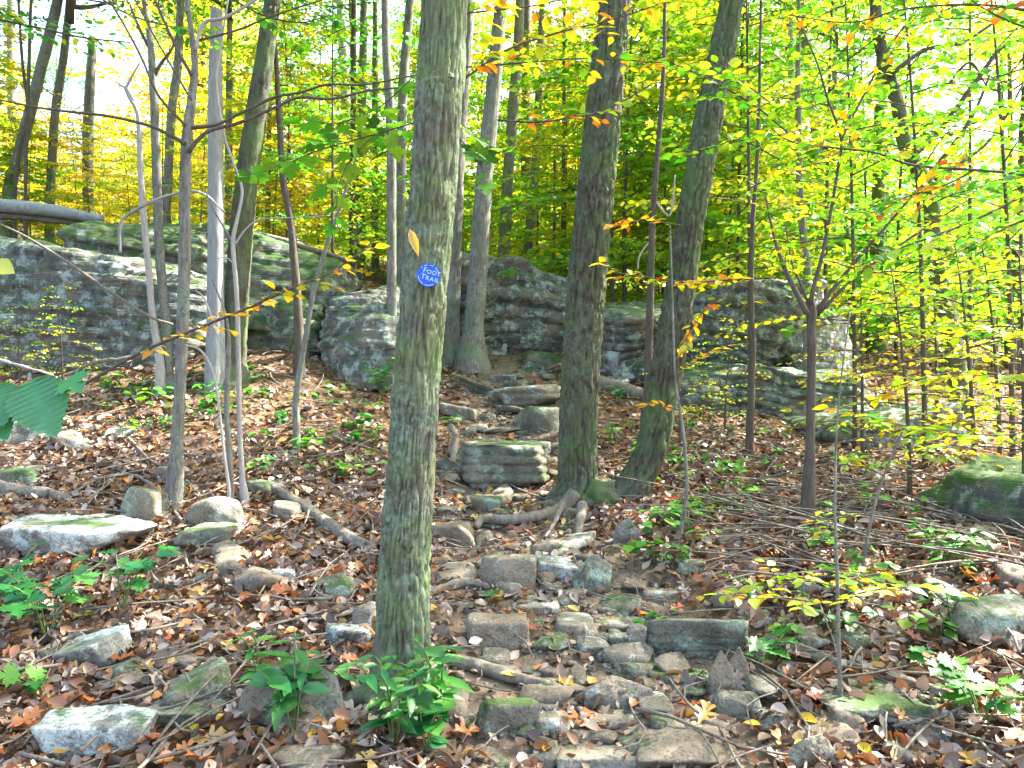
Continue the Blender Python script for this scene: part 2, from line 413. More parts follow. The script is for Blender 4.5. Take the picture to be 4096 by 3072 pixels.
# ------------------------------------------------------------------ leaf shapes (length 1 along x, flat in xy, z up)
def leaf_shape(kind):
    if kind == 'diamond':
        V = np.array([(0, 0, 0), (.45, .30, .07), (1, 0, -.04), (.45, -.30, .07)]); T = np.array([(0, 2, 1), (0, 3, 2)])
    elif kind == 'oval':
        xs = np.array([0, .2, .45, .72, 1.0]); ws = np.array([0, .22, .29, .19, 0]); dz = -.12 * xs ** 2
        V, T = [(0, 0, 0)], []
        for x, w, z in zip(xs[1:-1], ws[1:-1], dz[1:-1]): V += [(x, w, z + .06), (x, 0, z), (x, -w, z + .06)]
        V.append((1, 0, dz[-1])); V = np.array(V)
        T = [(0, 2, 1), (0, 3, 2)]
        for k in (0, 1):
            a = 1 + 3 * k
            T += [(a, a + 1, a + 4), (a, a + 4, a + 3), (a + 1, a + 2, a + 5), (a + 1, a + 5, a + 4)]
        T += [(7, 8, 10), (8, 9, 10)]; T = np.array(T)
    elif kind == 'lance':
        V, T = leaf_shape('oval'); V = V * np.array([1, .55, 1])
    elif kind == 'broad':
        V, T = leaf_shape('oval'); V = V * np.array([1, 1.5, 1])
    elif kind == 'maple':
        B = [(0, .0), (.10, .16), (-.02, .34), (.16, .30), (.22, .50), (.34, .40), (.47, .62), (.50, .42), (.60, .40), (.52, .24), (.66, .20), (.72, .28), (.82, .13), (1, 0)]
        B = B + [(x, -y) for x, y in B[-2:0:-1]]
        V = np.array([(.36, 0, -.03)] + [(x, y, .10 * abs(y) - .10 * x * x) for x, y in B]); n = len(B)
        T = np.array([(0, 1 + (k + 1) % n, 1 + k) for k in range(n)])
    elif kind == 'oak':
        B = [(0, .02), (.16, .07), (.22, .22), (.32, .20), (.34, .09), (.46, .10), (.52, .33), (.62, .30), (.62, .12), (.72, .12), (.80, .24), (.87, .16), (.86, .07), (1, 0)]
        B = B + [(x, -y) for x, y in B[::-1][1:]]
        V = np.array([(.5, 0, -.02)] + [(x, y, .35 * abs(y) + .05 * math.sin(9 * x)) for x, y in B]); n = len(B)
        T = np.array([(0, 1 + (k + 1) % n, 1 + k) for k in range(n)])
    elif kind == 'toothed':
        B = []
        for j in range(25):
            x = .02 + .96 * j / 24; w = .46 * math.sin(math.pi * x ** .8) ** .75 * (1 - .25 * x); B.append((x + (.035 if j % 2 else -.01), w + (.03 if j % 2 else -.02), .05 if j % 2 else 0.0))
        mid = [(x, 0, -.25 * x * x - .02) for x in np.linspace(0, 1.0, 25)]
        V = mid + [(x, y, z + .12 * y - .25 * x * x - .25 * y * y) for x, y, z in B] + [(x, -y, z + .12 * y - .25 * x * x - .25 * y * y) for x, y, z in B]
        V = np.array(V); T = []
        for j in range(24): T += [(j, j + 1, 25 + j + 1), (j, 25 + j + 1, 25 + j), (j, 50 + j + 1, j + 1), (j, 50 + j, 50 + j + 1)]
        T = np.array(T)
    elif kind == 'curl':
        V, T = leaf_shape('oval'); V = V.copy(); V[:, 2] += .9 * V[:, 1] ** 2 + .25 * (V[:, 0] - .5) ** 2
    return np.asarray(V, dtype=np.float64), T
SHP = {k: leaf_shape(k) for k in ('diamond', 'oval', 'lance', 'broad', 'maple', 'oak', 'curl', 'toothed')}

def norm(v): return v / (np.linalg.norm(v, axis=-1, keepdims=True) + 1e-12)
def leaves(geo, kind, pos, axis, nrm, size, cols, wscale=None):
    SV, ST = SHP[kind]
    pos = np.asarray(pos).reshape(-1, 3); n = len(pos)
    if n == 0: return
    ax = norm(np.asarray(axis)); sd = norm(np.cross(np.asarray(nrm), ax)); up = np.cross(ax, sd)
    sz = np.broadcast_to(np.asarray(size, dtype=np.float64), (n,))[:, None, None]
    w = 1.0 if wscale is None else np.asarray(wscale)[:, None, None]
    V = pos[:, None] + sz * (SV[None, :, 0:1] * ax[:, None] + w * SV[None, :, 1:2] * sd[:, None] + SV[None, :, 2:3] * up[:, None])
    k = len(SV)
    T = (ST[None] + (np.arange(n) * k)[:, None, None]).reshape(-1, 3)
    C = np.repeat(np.asarray(cols).reshape(n, 3), k, axis=0)
    geo.add(V.reshape(-1, 3), T, None, C)

PAL = {
    'green': [(.04, .20, .015), (.06, .27, .02), (.10, .34, .03), (.03, .15, .02)],
    'lime': [(.13, .36, .02), (.20, .43, .025), (.09, .28, .02), (.28, .45, .03)],
    'yellow': [(.48, .48, .03), (.36, .46, .03), (.58, .50, .04), (.26, .40, .03)],
    'gold': [(.55, .36, .02), (.48, .27, .015), (.60, .44, .03), (.38, .34, .02)],
    'orange': [(.50, .20, .015), (.56, .30, .02), (.36, .10, .012), (.55, .40, .03)],
    'litter': [(.30, .21, .145), (.19, .115, .07), (.38, .29, .22), (.12, .07, .045), (.46, .38, .31), (.30, .14, .055), (.075, .05, .035), (.25, .17, .12), (.15, .10, .07)],
    'deep': [(.015, .15, .03), (.03, .20, .04), (.02, .12, .025), (.06, .26, .04)],
    'rust': [(.42, .16, .04), (.50, .25, .06), (.32, .11, .03), (.55, .36, .10)],
}
def pal(rng, mix, n):
    """mix: {palette: weight}"""
    ks = list(mix); w = np.array([mix[k] for k in ks], float); w /= w.sum()
    c = np.concatenate([np.array(PAL[k]) for k in ks]); ww = np.concatenate([np.full(len(PAL[k]), w[i] / len(PAL[k])) for i, k in enumerate(ks)])
    return c[rng.choice(len(c), n, p=ww)] * rng.uniform(.8, 1.2, (n, 1))

# ------------------------------------------------------------------ ground
ys = np.concatenate([np.linspace(-30, -1, 16), np.arange(-.5, 14, .055), 14 * (150 / 14.) ** np.linspace(0, 1, 90)])
us = np.linspace(-1, 1, 331); us = np.sign(us) * np.abs(us) ** 1.35
GX = us[None, :] * (9 + 0.95 * np.maximum(ys, 0) + .3 * np.abs(np.minimum(ys, 0)))[:, None]; GY = np.repeat(ys[:, None], len(us), 1)
GZ = H(GX, GY)
nr, nc = GX.shape
ii = np.arange(nr - 1)[:, None] * nc + np.arange(nc - 1)[None]
GQ = np.stack([ii, ii + 1, ii + nc + 1, ii + nc], -1).reshape(-1, 4)
tm = trail_mask(GX, GY).ravel()
gm = mesh_np('forest_floor', np.stack([GX, GY, GZ], -1).reshape(-1, 3), [GQ], np.stack([tm, tm, tm], -1), [M_GROUND])
tagit(link('forest_ground', gm), 'sloping woodland ground of dark soil with a worn stony trail', None, None, 'structure')

# ------------------------------------------------------------------ rocks
_ico = {}
def ico(s):
    if s not in _ico:
        bm = bmesh.new(); bmesh.ops.create_icosphere(bm, subdivisions=s, radius=1.0)
        V = np.array([v.co[:] for v in bm.verts]); T = np.array([[v.index for v in f.verts] for f in bm.faces]); bm.free()
        _ico[s] = (norm(V), T)
    return _ico[s]

def rock_verts(seed, sub, size, boxy=.7, cuts=5, k=16, amp=.05, nf=2.2, strata=0.0, sfreq=6.0, peak=0.0, taper=0.0):
    rng = np.random.default_rng(seed)
    D, T = ico(sub)
    Ns, hs = [], []
    for ax in range(3):
        for s in (-1, 1):
            n = np.zeros(3); n[ax] = s; n += rng.normal(0, .32 * (1 - boxy) + .06, 3); Ns.append(n); hs.append(rng.uniform(.86, 1.0))
    for _ in range(cuts):
        n = rng.normal(0, 1, 3); n[2] *= .6; Ns.append(n); hs.append(rng.uniform(.88, 1.15))
    if peak:
        for a in rng.uniform(0, 6.28, 1) + np.array([0, 2.0, 4.1]): Ns.append(np.array([math.cos(a), math.sin(a), peak])); hs.append(rng.uniform(.55, .7))
    Ns = norm(np.array(Ns)); hs = np.array(hs)
    q = np.maximum(D @ Ns.T, 0) / hs[None]
    r = (q ** k).sum(1) ** (-1.0 / k)
    V = D * r[:, None]
    if taper: V[:, :2] *= (1 - taper * (V[:, 2:3] * .5 + .5))
    V = V * (np.asarray(size) * .5)[None]
    s = float(np.mean(size)); off = seed * 3.7
    if strata:
        lay = V[:, 2] * sfreq + .7 * vnoise(np.column_stack([V[:, 0] * .9, V[:, 1] * .9, V[:, 2] * .5]) + off, seed)
        li = np.floor(lay); fr = lay - li
        o = _hash(li.astype(np.int64) + 50, li.astype(np.int64) * 0, li.astype(np.int64) * 0, seed) * 2 - 1
        o2 = vnoise(np.column_stack([V[:, 0] * 1.5 / s, V[:, 1] * 1.5 / s, li * 5.3]) * 2 + off, seed + 4)
        groove = np.exp(-((fr - .5) / .42) ** 8) - 1
        sh = strata * (.6 * o + .7 * o2 + .8 * groove)
        nrm2 = norm(V * np.array([1, 1, 0]) + 1e-6)
        V = V + nrm2 * sh[:, None]
    n = fbm(V / s * nf * 1.4 + off, 5, seed, .55)
    n2 = fbm(V / s * nf * 6 + off, 3, seed + 5)
    V = V + D * (s * (amp * n + amp * .3 * n2))[:, None]
    return V, T

ROCKS = []
def rock(name, label, pos, size, rot=(0, 0, 0), seed=1, sub=4, mat=None, group=None, cat='rock', **kw):
    V, T = rock_verts(seed, sub, size, **kw)
    me = mesh_np(name, V, [T], None, [mat or M_ROCK])
    o = link(name, me, None, tuple(pos)); o.rotation_euler = tuple(R(a) for a in rot)
    ROCKS.append((pos[0], pos[1], pos[2], size[0] / 2, size[1] / 2, size[2] / 2))
    return tagit(o, label, cat, group)

def rock_px(label, x0, x1, y0, y1, mat=None, hf=.55, rz=0, tilt=(0, 0), seed=None, name='rock', lift=0.0, dmul=1.0, **kw):
    seed = seed if seed is not None else int(x0 * 7 + y1 * 3) % 9973
    g = ground((x0 + x1) / 2, y1)
    d = g[1]; w = (x1 - x0) * d / F; sh = (y1 - y0) * d / F
    dep = max(.12, (CAMZ - g[2]) / d)
    h = sh * hf
    dp = float(np.clip((sh - h) / dep, .45 * w, 1.15 * w)) * dmul
    pos = (g[0] * (1 + .45 * dp / d), g[1] + .45 * dp, g[2] + h * .32 + lift + .1 * dp * .4)
    return rock(name, label, pos, (w * 1.06, dp * 1.05, h * 1.45), (tilt[0], tilt[1], rz), seed, kw.pop('sub', 4), mat, **kw)

# big outcrops and ledges (built where they stand behind the trail)
def outcrop(label, x0, x1, y0, y1, d, dy, seed, mat=M_LEDGE, rot=(0, 0, 0), name='rock_outcrop', sub=6, **kw):
    c = P((x0 + x1) / 2, (y0 + y1) / 2, d)
    w, h = (x1 - x0) * d / F, (y1 - y0) * d / F
    k = dict(boxy=.6, cuts=7, k=18, amp=.075, strata=.05, sfreq=7.0); k.update(kw)
    return rock(name, label, (c[0], d + dy * .42, c[2] - .1), (w * 1.05, dy, h * 1.12 + .2), rot, seed, sub, mat, cat='rock outcrop', **k)

outcrop('dark mossy domed outcrop topping the bank behind the slim saplings', 200, 1010, 850, 1190, 9.6, 2.6, 11, M_LEDGEM, (4, 7, 6), strata=.04)
outcrop('long grey-green lichened rock face below the mossy dome', -260, 900, 1035, 1440, 8.9, 2.2, 12, M_LEDGE, (-8, 3, 4), strata=.05, sfreq=8)
outcrop('pale broken ledge beside the fallen log on the bank', -260, 300, 960, 1150, 9.8, 1.6, 13, M_LEDGE, (0, 6, -5), sub=5)
outcrop('low dark shelf of rock behind the bare grey snag', 860, 1340, 960, 1240, 9.7, 2.0, 14, M_LEDGEM, (3, 5, -6), sub=5)
outcrop('grey boulder with yellow-green moss streak left of the marked tree', 1230, 1620, 1150, 1420, 8.9, 1.5, 15, M_LEDGE, (-6, 2, 8), sub=5)
outcrop('flat ledge edge joining the mossy shelf and the boulder', 1000, 1330, 1180, 1420, 9.3, 1.4, 16, M_LEDGEM, (0, -3, -8), sub=5)
outcrop('layered grey ledge with moss terraces at the head of the trail', 1720, 2330, 1165, 1470, 10.6, 2.6, 17, M_LEDGE, (-10, 2, 3), strata=.09, sfreq=5)
outcrop('overhanging dark layered ledge behind the twin trunks', 2330, 2860, 1180, 1400, 9.8, 2.4, 18, M_LEDGE, (6, -2, -5), strata=.08, sfreq=9)
outcrop('pale lichen block under the overhang beside the trail', 2380, 2640, 1290, 1500, 9.6, 1.2, 19, M_ROCKL, (0, 0, 12), sub=5, strata=.03)
outcrop('grey ledge boulder streaked with white lichen beneath the golden beech leaves', 2700, 3260, 1190, 1480, 9.4, 2.2, 20, M_LEDGE, (0, 8, -10), strata=.07, sfreq=6)
outcrop('dark square ledge end behind the forked sapling', 3080, 3450, 1230, 1560, 9.6, 1.8, 21, M_LEDGE, (0, 3, 14), sub=5)
outcrop('long low bedrock slab below the overhanging ledge', 2640, 3560, 1470, 1660, 8.7, 1.6, 22, M_LEDGE, (-6, 5, -4), strata=.06, sfreq=9)
outcrop('green shaded rock bank at the edge of the clearing by the gold leaves', 4060, 4560, 1900, 2420, 4.4, 1.3, 23, M_LEDGEM, (0, 0, 20), sub=5)
outcrop('bedrock hump under brush below the leaning tree', 3300, 3900, 1640, 1790, 7.6, 1.2, 24, M_LEDGE, (0, 4, 10), sub=5)

# stones of the trail and the forest floor
RK = [
 # label, x0,x1,y0,y1, mat, kwargs
 ('thick layered slab forming the high step beside the twin trunks', 1816, 2215, 1795, 1965, M_ROCKM, dict(hf=.72, lift=.08, sub=5, strata=.03, sfreq=14, boxy=.85, cuts=3, rz=3, amp=.03, seed=301, moss=0)),
 ('squared mossy block above the layered step', 2057, 2260, 1617, 1735, M_ROCKM, dict(hf=.75, boxy=.85)),
 ('broad pale slab topping the squared mossy block', 2005, 2260, 1537, 1640, M_ROCK, dict(hf=.6, lift=.06, strata=.02, sfreq=12)),
 ('smooth flat slab sloping down beside the upper steps', 1762, 1930, 1575, 1672, M_ROCK, dict(hf=.35, tilt=(0, 14))),
 ('tilted layered slab at the foot of the paired trees', 1834, 1975, 1495, 1572, M_ROCKM, dict(hf=.5, tilt=(0, 22), strata=.02, sfreq=14)),
 ('round rock wedged under the layered step', 1890, 2003, 1965, 2045, M_ROCKM, dict(hf=.6)),
 ('white sunlit stone on the upper trail', 1950, 2065, 1480, 1530, M_ROCKL, dict(hf=.5)),
 ('deep green moss-capped boulder at the ledge foot', 2085, 2260, 1395, 1490, M_LEDGEM, dict(hf=.8)),
 ('sunlit flat stone just above the layered step', 1900, 2090, 1735, 1800, M_ROCKT, dict(hf=.3, strata=.012, sfreq=20)),
 ('long thin tread stone across the upper trail', 1925, 2090, 1690, 1735, M_ROCKT, dict(hf=.3)),
 ('bright white boulder lit by sun at the ledge base', 1925, 2035, 1310, 1420, M_ROCKL, dict(hf=.9)),
 ('brown rounded boulder against the marked trunk', 1728, 1890, 2075, 2190, M_ROCKT, dict(hf=.65, sub=5)),
 ('low tan triangular slab touching the marked trunk', 1717, 1905, 2245, 2332, M_ROCKT, dict(hf=.35, sub=5)),
 ('large tan block with pale scar in the lower steps', 1910, 2150, 2205, 2358, M_ROCKT, dict(hf=.7, boxy=.8, sub=5)),
 ('sunlit slab bridging the gap between two blocks', 2134, 2300, 2210, 2318, M_ROCKL, dict(hf=.5, tilt=(0, 8), sub=5)),
 ('dark mossy upright block beside the sunlit slab', 2290, 2450, 2195, 2375, M_ROCKM, dict(hf=.85, boxy=.8, peak=1.0, sub=5)),
 ('thin grey slab tilted under the twin roots', 2190, 2365, 2138, 2216, M_ROCK, dict(hf=.4, tilt=(0, -12), sub=5)),
 ('pointed grey stone standing below the twin trunks', 2455, 2562, 2055, 2185, M_ROCK, dict(hf=.95, peak=1.1)),
 ('flat worn stone in the middle of the trail below the blocks', 2072, 2240, 2372, 2467, M_ROCK, dict(hf=.3)),
 ('square stone with pale top and mossy face', 1865, 2122, 2462, 2595, M_ROCKT, dict(hf=.75, boxy=.92, cuts=2, sub=5)),
 ('flat triangular stone in the stone paving', 2215, 2390, 2451, 2555, M_ROCK, dict(hf=.45)),
 ('big dark grey slab edging the trail', 2580, 2990, 2448, 2630, M_ROCKM, dict(hf=.6, sub=5, boxy=.75, strata=.006, sfreq=30)),
 ('flat slab tucked behind the big dark slab', 2387, 2610, 2462, 2535, M_ROCK, dict(hf=.35)),
 ('triangular speckled boulder in the lower trail', 2325, 2590, 2670, 2842, M_ROCK, dict(hf=.72, peak=1.0, sub=5)),
 ('tall tan pointed stone standing at the trail edge', 2832, 2945, 2597, 2780, M_ROCKT, dict(hf=.95, peak=.8, sub=5)),
 ('narrow tan shard leaning behind the tall pointed stone', 2915, 3000, 2590, 2745, M_ROCKT, dict(hf=.95, peak=.7)),
 ('rounded green-grey stone below the pointed stones', 2855, 3045, 2754, 2876, M_ROCKM, dict(hf=.7, sub=5)),
 ('flat grey wedge beside the thin sapling stem', 3020, 3172, 2833, 2920, M_ROCK, dict(hf=.5)),
 ('greenish slab standing on edge at the trail side', 3160, 3330, 2915, 3085, M_ROCKM, dict(hf=.9, tilt=(0, 18), peak=1.2, sub=5)),
 ('largest flat paving rock at the bottom of the trail', 2560, 2925, 2868, 3085, M_ROCKT, dict(hf=.3, sub=5)),
 ('broad flat rock cut by the bottom edge', 2235, 2570, 2965, 3110, M_ROCK, dict(hf=.35, sub=5)),
 ('flat grey stone below the triangular boulder', 2390, 2585, 2834, 2920, M_ROCK, dict(hf=.35)),
 ('sloping stone between root and triangular boulder', 2125, 2280, 2835, 2942, M_ROCK, dict(hf=.5)),
 ('angular pale-green rock beside the leafy plants', 1900, 2145, 2770, 2940, M_ROCKM, dict(hf=.7, sub=5)),
 ('smooth stone paving near the trail centre', 2300, 2442, 2538, 2622, M_ROCK, dict(hf=.45)),
 ('small upright stone against the big dark slab', 2515, 2583, 2505, 2628, M_ROCK, dict(hf=.9)),
 ('small flat stone next to the small upright stone', 2430, 2525, 2522, 2585, M_ROCK, dict(hf=.5)),
 ('thin dark stone laid below the big dark slab', 2545, 2725, 2632, 2690, M_ROCKM, dict(hf=.45)),
 ('long low stone below the dark slab end', 2612, 2840, 2676, 2740, M_ROCKM, dict(hf=.45)),
 ('round grey stone by the mossy upright block', 2580, 2710, 2350, 2412, M_ROCK, dict(hf=.55)),
 ('pale green stone under autumn leaves off the trail', 2715, 2818, 2232, 2300, M_ROCKM, dict(hf=.6)),
 ('tan stone half buried beyond the round grey stone', 2490, 2590, 2312, 2375, M_ROCKT, dict(hf=.5)),
 ('angular stone right of the triangular boulder', 2550, 2680, 2772, 2875, M_ROCK, dict(hf=.45)),
 ('worn stone above the largest flat paving rock', 2781, 2915, 2845, 2930, M_ROCKT, dict(hf=.45)),
 ('sunlit lichen-white slab on the leafy bank', 0, 560, 2035, 2235, M_ROCKL, dict(hf=.5, sub=5)),
 ('green block beside the forked grey sapling base', 495, 660, 1950, 2092, M_ROCKM, dict(hf=.85, boxy=.8)),
 ('grey boulder behind the two slim stems', 748, 980, 1985, 2120, M_ROCK, dict(hf=.8, tilt=(0, 10), sub=5)),
 ('low rounded rock below the grey boulder', 733, 940, 2090, 2195, M_ROCKM, dict(hf=.6)),
 ('tilted slab under dead sticks on the bank', 225, 415, 1695, 1810, M_ROCK, dict(hf=.4, tilt=(0, 22))),
 ('small grey stone above the tilted slab', 440, 540, 1700, 1755, M_ROCK, dict(hf=.6)),
 ('lichened slab leaning beneath the big green leaf', -60, 180, 1625, 1790, M_ROCKL, dict(hf=.7, tilt=(0, 24))),
 ('grey-green stone by the rotten log', -20, 175, 1845, 1940, M_ROCKM, dict(hf=.5)),
 ('small block beside the slanting log', 1098, 1210, 2008, 2088, M_ROCK, dict(hf=.7)),
 ('speckled angular rock between log and marked tree', 1262, 1430, 2265, 2400, M_ROCKM, dict(hf=.75, peak=1.2, sub=5)),
 ('pale speckled slab behind the marked trunk base', 1305, 1496, 2490, 2588, M_ROCKL, dict(hf=.5)),
 ('blue-grey stone touching the marked trunk', 1412, 1500, 2412, 2522, M_ROCK, dict(hf=.8)),
 ('white sunlit stone by the dark earth hollow', 1068, 1178, 2272, 2342, M_ROCKL, dict(hf=.6)),
 ('big lichened boulder behind the arching green plants', 985, 1345, 2590, 2880, M_ROCKM, dict(hf=.85, sub=5, peak=1.4)),
 ('blue-grey wedge of rock among dead leaves', 270, 506, 2520, 2672, M_ROCKL, dict(hf=.55, tilt=(0, -16), sub=5)),
 ('whitish flat rock at the bottom of the leafy slope', 215, 605, 2795, 3030, M_ROCKL, dict(hf=.45, sub=5)),
 ('mossy flat stone right of the whitish rock', 610, 900, 2760, 2905, M_ROCKM, dict(hf=.4, sub=5)),
 ('flat green slab beneath the fallen log', 3270, 3760, 2670, 2895, M_ROCKM, dict(hf=.2, sub=5)),
 ('mossy rock with white lichen by the dark bank', 3800, 4140, 2385, 2570, M_ROCKM, dict(hf=.6, sub=5)),
 ('tan slab under twigs behind the pointed grey stone', 2600, 2720, 2030, 2080, M_ROCK, dict(hf=.5)),
 ('grey stone beside the leaning trunk of the twin tree', 2520, 2610, 1830, 1900, M_ROCK, dict(hf=.7)),
 ('flat stone on the slope above the root', 1745, 1830, 2010, 2065, M_ROCK, dict(hf=.5)),
 ('slab left of the layered step', 1740, 1830, 1880, 1925, M_ROCKT, dict(hf=.5)),
 ('upper stone with green lichen between slab and paired trees', 1940, 2040, 1545, 1600, M_ROCKM, dict(hf=.6)),
 ('block of stone by the fallen brown log', 2400, 2500, 1500, 1570, M_ROCKL, dict(hf=.7)),
 ('pale flat stone past the brown log', 2560, 2700, 1530, 1585, M_ROCKL, dict(hf=.5)),
]
for lab, x0, x1, y0, y1, mt, kw in RK:
    kw = dict(kw); kw.pop('moss', None)
    rock_px(lab, x0, x1, y0, y1, mt, **kw)

# small loose stones: shared shapes, each its own object
rng = np.random.default_rng(77)
stone_me = []
for k in range(10):
    V, T = rock_verts(900 + k, 3, (1, rng.uniform(.6, .95), rng.uniform(.3, .6)), boxy=.5, cuts=6, k=18, amp=.05)
    stone_me.append(mesh_np('stone', V, [T], None, [[M_ROCK, M_ROCKT, M_ROCKT, M_ROCKM][k % 4]]))
def in_rock(x, y):
    for r in ROCKS:
        if ((x - r[0]) / max(r[3], .01)) ** 2 + ((y - r[1]) / max(r[4], .01)) ** 2 < .8: return True
    return False
n = 0
while n < 230:
    py = rng.uniform(1500, 3060); g0 = ground(2100, py)
    y = g0[1]; c = np.interp(y, TY, TX); w = np.interp(y, TY, TW)
    x = c + rng.normal(0, .55) * w * 1.1
    if in_rock(x, y): continue
    s = float(np.clip(rng.lognormal(-2.35, .45), .045, .22)) * (1 if y < 6 else 1.3)
    o = link('stone', stone_me[rng.integers(10)], None, (x, y, Hs(x, y) + s * .06))
    o.scale = (s, s, s * rng.uniform(.7, 1.1)); o.rotation_euler = (rng.normal(0, .15), rng.normal(0, .15), rng.uniform(0, 6.28))
    tagit(o, 'small loose grey-brown stone embedded in the stony trail', 'stone', 'small loose stones along the trail')
    n += 1
n = 0
while n < 60:
    px, py = rng.uniform(0, 4096), rng.uniform(1750, 3060); g = ground(px, py)
    if trail_mask(g[0], g[1]) > .1 or in_rock(g[0], g[1]) or abs(px - 1640) < 200: continue
    s = float(np.clip(rng.lognormal(-2.0, .45), .07, .3))
    o = link('stone', stone_me[rng.integers(10)], None, (g[0], g[1], g[2] + s * .05))
    o.scale = (s, s, s); o.rotation_euler = (rng.normal(0, .2), rng.normal(0, .2), rng.uniform(0, 6.28))
    tagit(o, 'half-buried grey stone among dead leaves off the trail', 'stone', 'half-buried stones on the leafy slope')
    n += 1
# gravel
ge = Geo(); gv, gt = rock_verts(31, 1, (1, .8, .5), cuts=4, amp=.0)
N_ = 2600
yy = 2.2 + 7.5 * rng.random(N_) ** 1.6; xx = np.interp(yy, TY, TX) + rng.normal(0, .6, N_) * np.interp(yy, TY, TW)
zz = H(xx, yy); ss = rng.lognormal(-3.7, .45, N_); an = rng.uniform(0, 6.28, N_)
rv = gv[None] * ss[:, None, None]
ca, sa = np.cos(an)[:, None], np.sin(an)[:, None]
GV = np.stack([rv[..., 0] * ca - rv[..., 1] * sa + xx[:, None], rv[..., 0] * sa + rv[..., 1] * ca + yy[:, None], rv[..., 2] + zz[:, None] + .15 * ss[:, None]], -1)
ge.add(GV.reshape(-1, 3), (gt[None] + (np.arange(N_) * len(gv))[:, None, None]).reshape(-1, 3))
tagit(link('gravel', ge.mesh('gravel', [M_ROCKT], cols=False, smooth=False)), 'loose gravel strewn along the worn trail', 'gravel', None, 'stuff')

# ------------------------------------------------------------------ leaf litter
def ground_normal(x, y):
    e = .03
    return norm(np.stack([-(H(x + e, y) - H(x - e, y)) / (2 * e), -(H(x, y + e) - H(x, y - e)) / (2 * e), np.ones_like(x)], -1))

def litter(n, y0, y1, kind, size, mix, seed, power=1.0, keep_trail=.25, lift=.02, tilt=.45, spread=.8):
    r = np.random.default_rng(seed)
    y = y0 + (y1 - y0) * r.random(n) ** power
    x = (r.random(n) * 2 - 1) * (spread * y + .9)
    keep = (r.random(n) > trail_mask(x, y) * (1 - keep_trail)) & (r.random(n) < .45 + .75 * sstep(-.35, .3, vnoise(np.stack([x, y, x * 0], -1) * 1.1, 77)))
    x, y = x[keep], y[keep]; n = len(x)
    nr_ = norm(ground_normal(x, y) + r.normal(0, tilt, (n, 3)))
    nr_[:, 2] = np.abs(nr_[:, 2])
    a = r.uniform(0, 6.28, n); ax = np.stack([np.cos(a), np.sin(a), r.normal(0, .15, n)], -1); ax = norm(ax - nr_ * (ax * nr_).sum(1)[:, None])
    s = size * r.uniform(.6, 1.25, n)
    p = np.stack([x, y, H(x, y) + lift * r.random(n) + .006 + s * .1 * np.abs(nr_[:, 2:3].ravel() - 1)], -1) - ax * s[:, None] * .5
    return p, ax, nr_, s, pal(r, mix, n)
ge = Geo()
LM = {'litter': 1.0, 'rust': .14}
leaves(ge, 'oak', *litter(5000, 2.0, 6.5, 'oak', .11, LM, 1, .9, tilt=.55)[:5])
leaves(ge, 'curl', *litter(24000, 2.0, 7.5, 'curl', .07, LM, 2, .9, tilt=.75, lift=.035)[:5])
leaves(ge, 'oval', *litter(14000, 4.0, 11, 'oval', .075, LM, 3, .9, tilt=.65)[:5])
leaves(ge, 'diamond', *litter(34000, 6.0, 24, 'diamond', .09, LM, 4, 1.1, tilt=.5)[:5])
leaves(ge, 'diamond', *litter(26000, 1.0, 8, 'diamond', .04, {'litter': 1}, 5, .9, tilt=.8, lift=.03, keep_trail=.5)[:5])
tagit(link('leaf_litter', ge.mesh('leaf_litter', [M_LITTER])), 'brown and tan dead leaves carpeting the forest floor', 'leaf litter', None, 'stuff')

# single fallen leaves that stand out
def coloured_leaf_meshes(kind, palette, mat, k=4):
    out = []
    for c in PAL[palette][:k]:
        g = Geo(); leaves(g, kind, [(0, 0, 0)], [(1, 0, 0)], [(0, 0, 1)], [1.0], [c]); out.append(g.mesh('leaf', [mat]))
    return out
LFM = {(k, p): coloured_leaf_meshes(k, p, m) for k, p, m in (('oak', 'rust', M_LITTER), ('curl', 'gold', M_LITTER), ('oval', 'gold', M_NEAR), ('oval', 'orange', M_NEAR), ('oval', 'yellow', M_NEAR),
       ('oval', 'lime', M_NEAR), ('oval', 'green', M_NEAR), ('maple', 'deep', M_GREEN), ('maple', 'green', M_GREEN), ('maple', 'lime', M_GREEN), ('maple', 'gold', M_NEAR), ('lance', 'deep', M_GREEN), ('lance', 'green', M_GREEN), ('broad', 'deep', M_GREEN), ('broad', 'yellow', M_GREEN), ('oval', 'deep', M_GREEN), ('toothed', 'deep', M_GREEN), ('lance', 'gold', M_NEAR))}

def frame(pos, ax, nr_, s):
    ax = Vector(ax).normalized(); nr_ = Vector(nr_); sd = nr_.cross(ax)
    if sd.length < 1e-4: sd = Vector((0, 1, 0)).cross(ax)
    sd.normalize(); up = ax.cross(sd)
    m = Matrix((ax, sd, up)).transposed().to_4x4() @ Matrix.Scale(s, 4)
    m.translation = Vector(pos); return m
def leaf_obj(parent, me, pos, ax, nr_, s, name='leaf'):
    o = bpy.data.objects.new(name, me); col.objects.link(o)
    if parent is not None:
        o.parent = parent; pos = Vector(pos) - parent.location
    o.matrix_basis = frame(pos, ax, nr_, s); return o

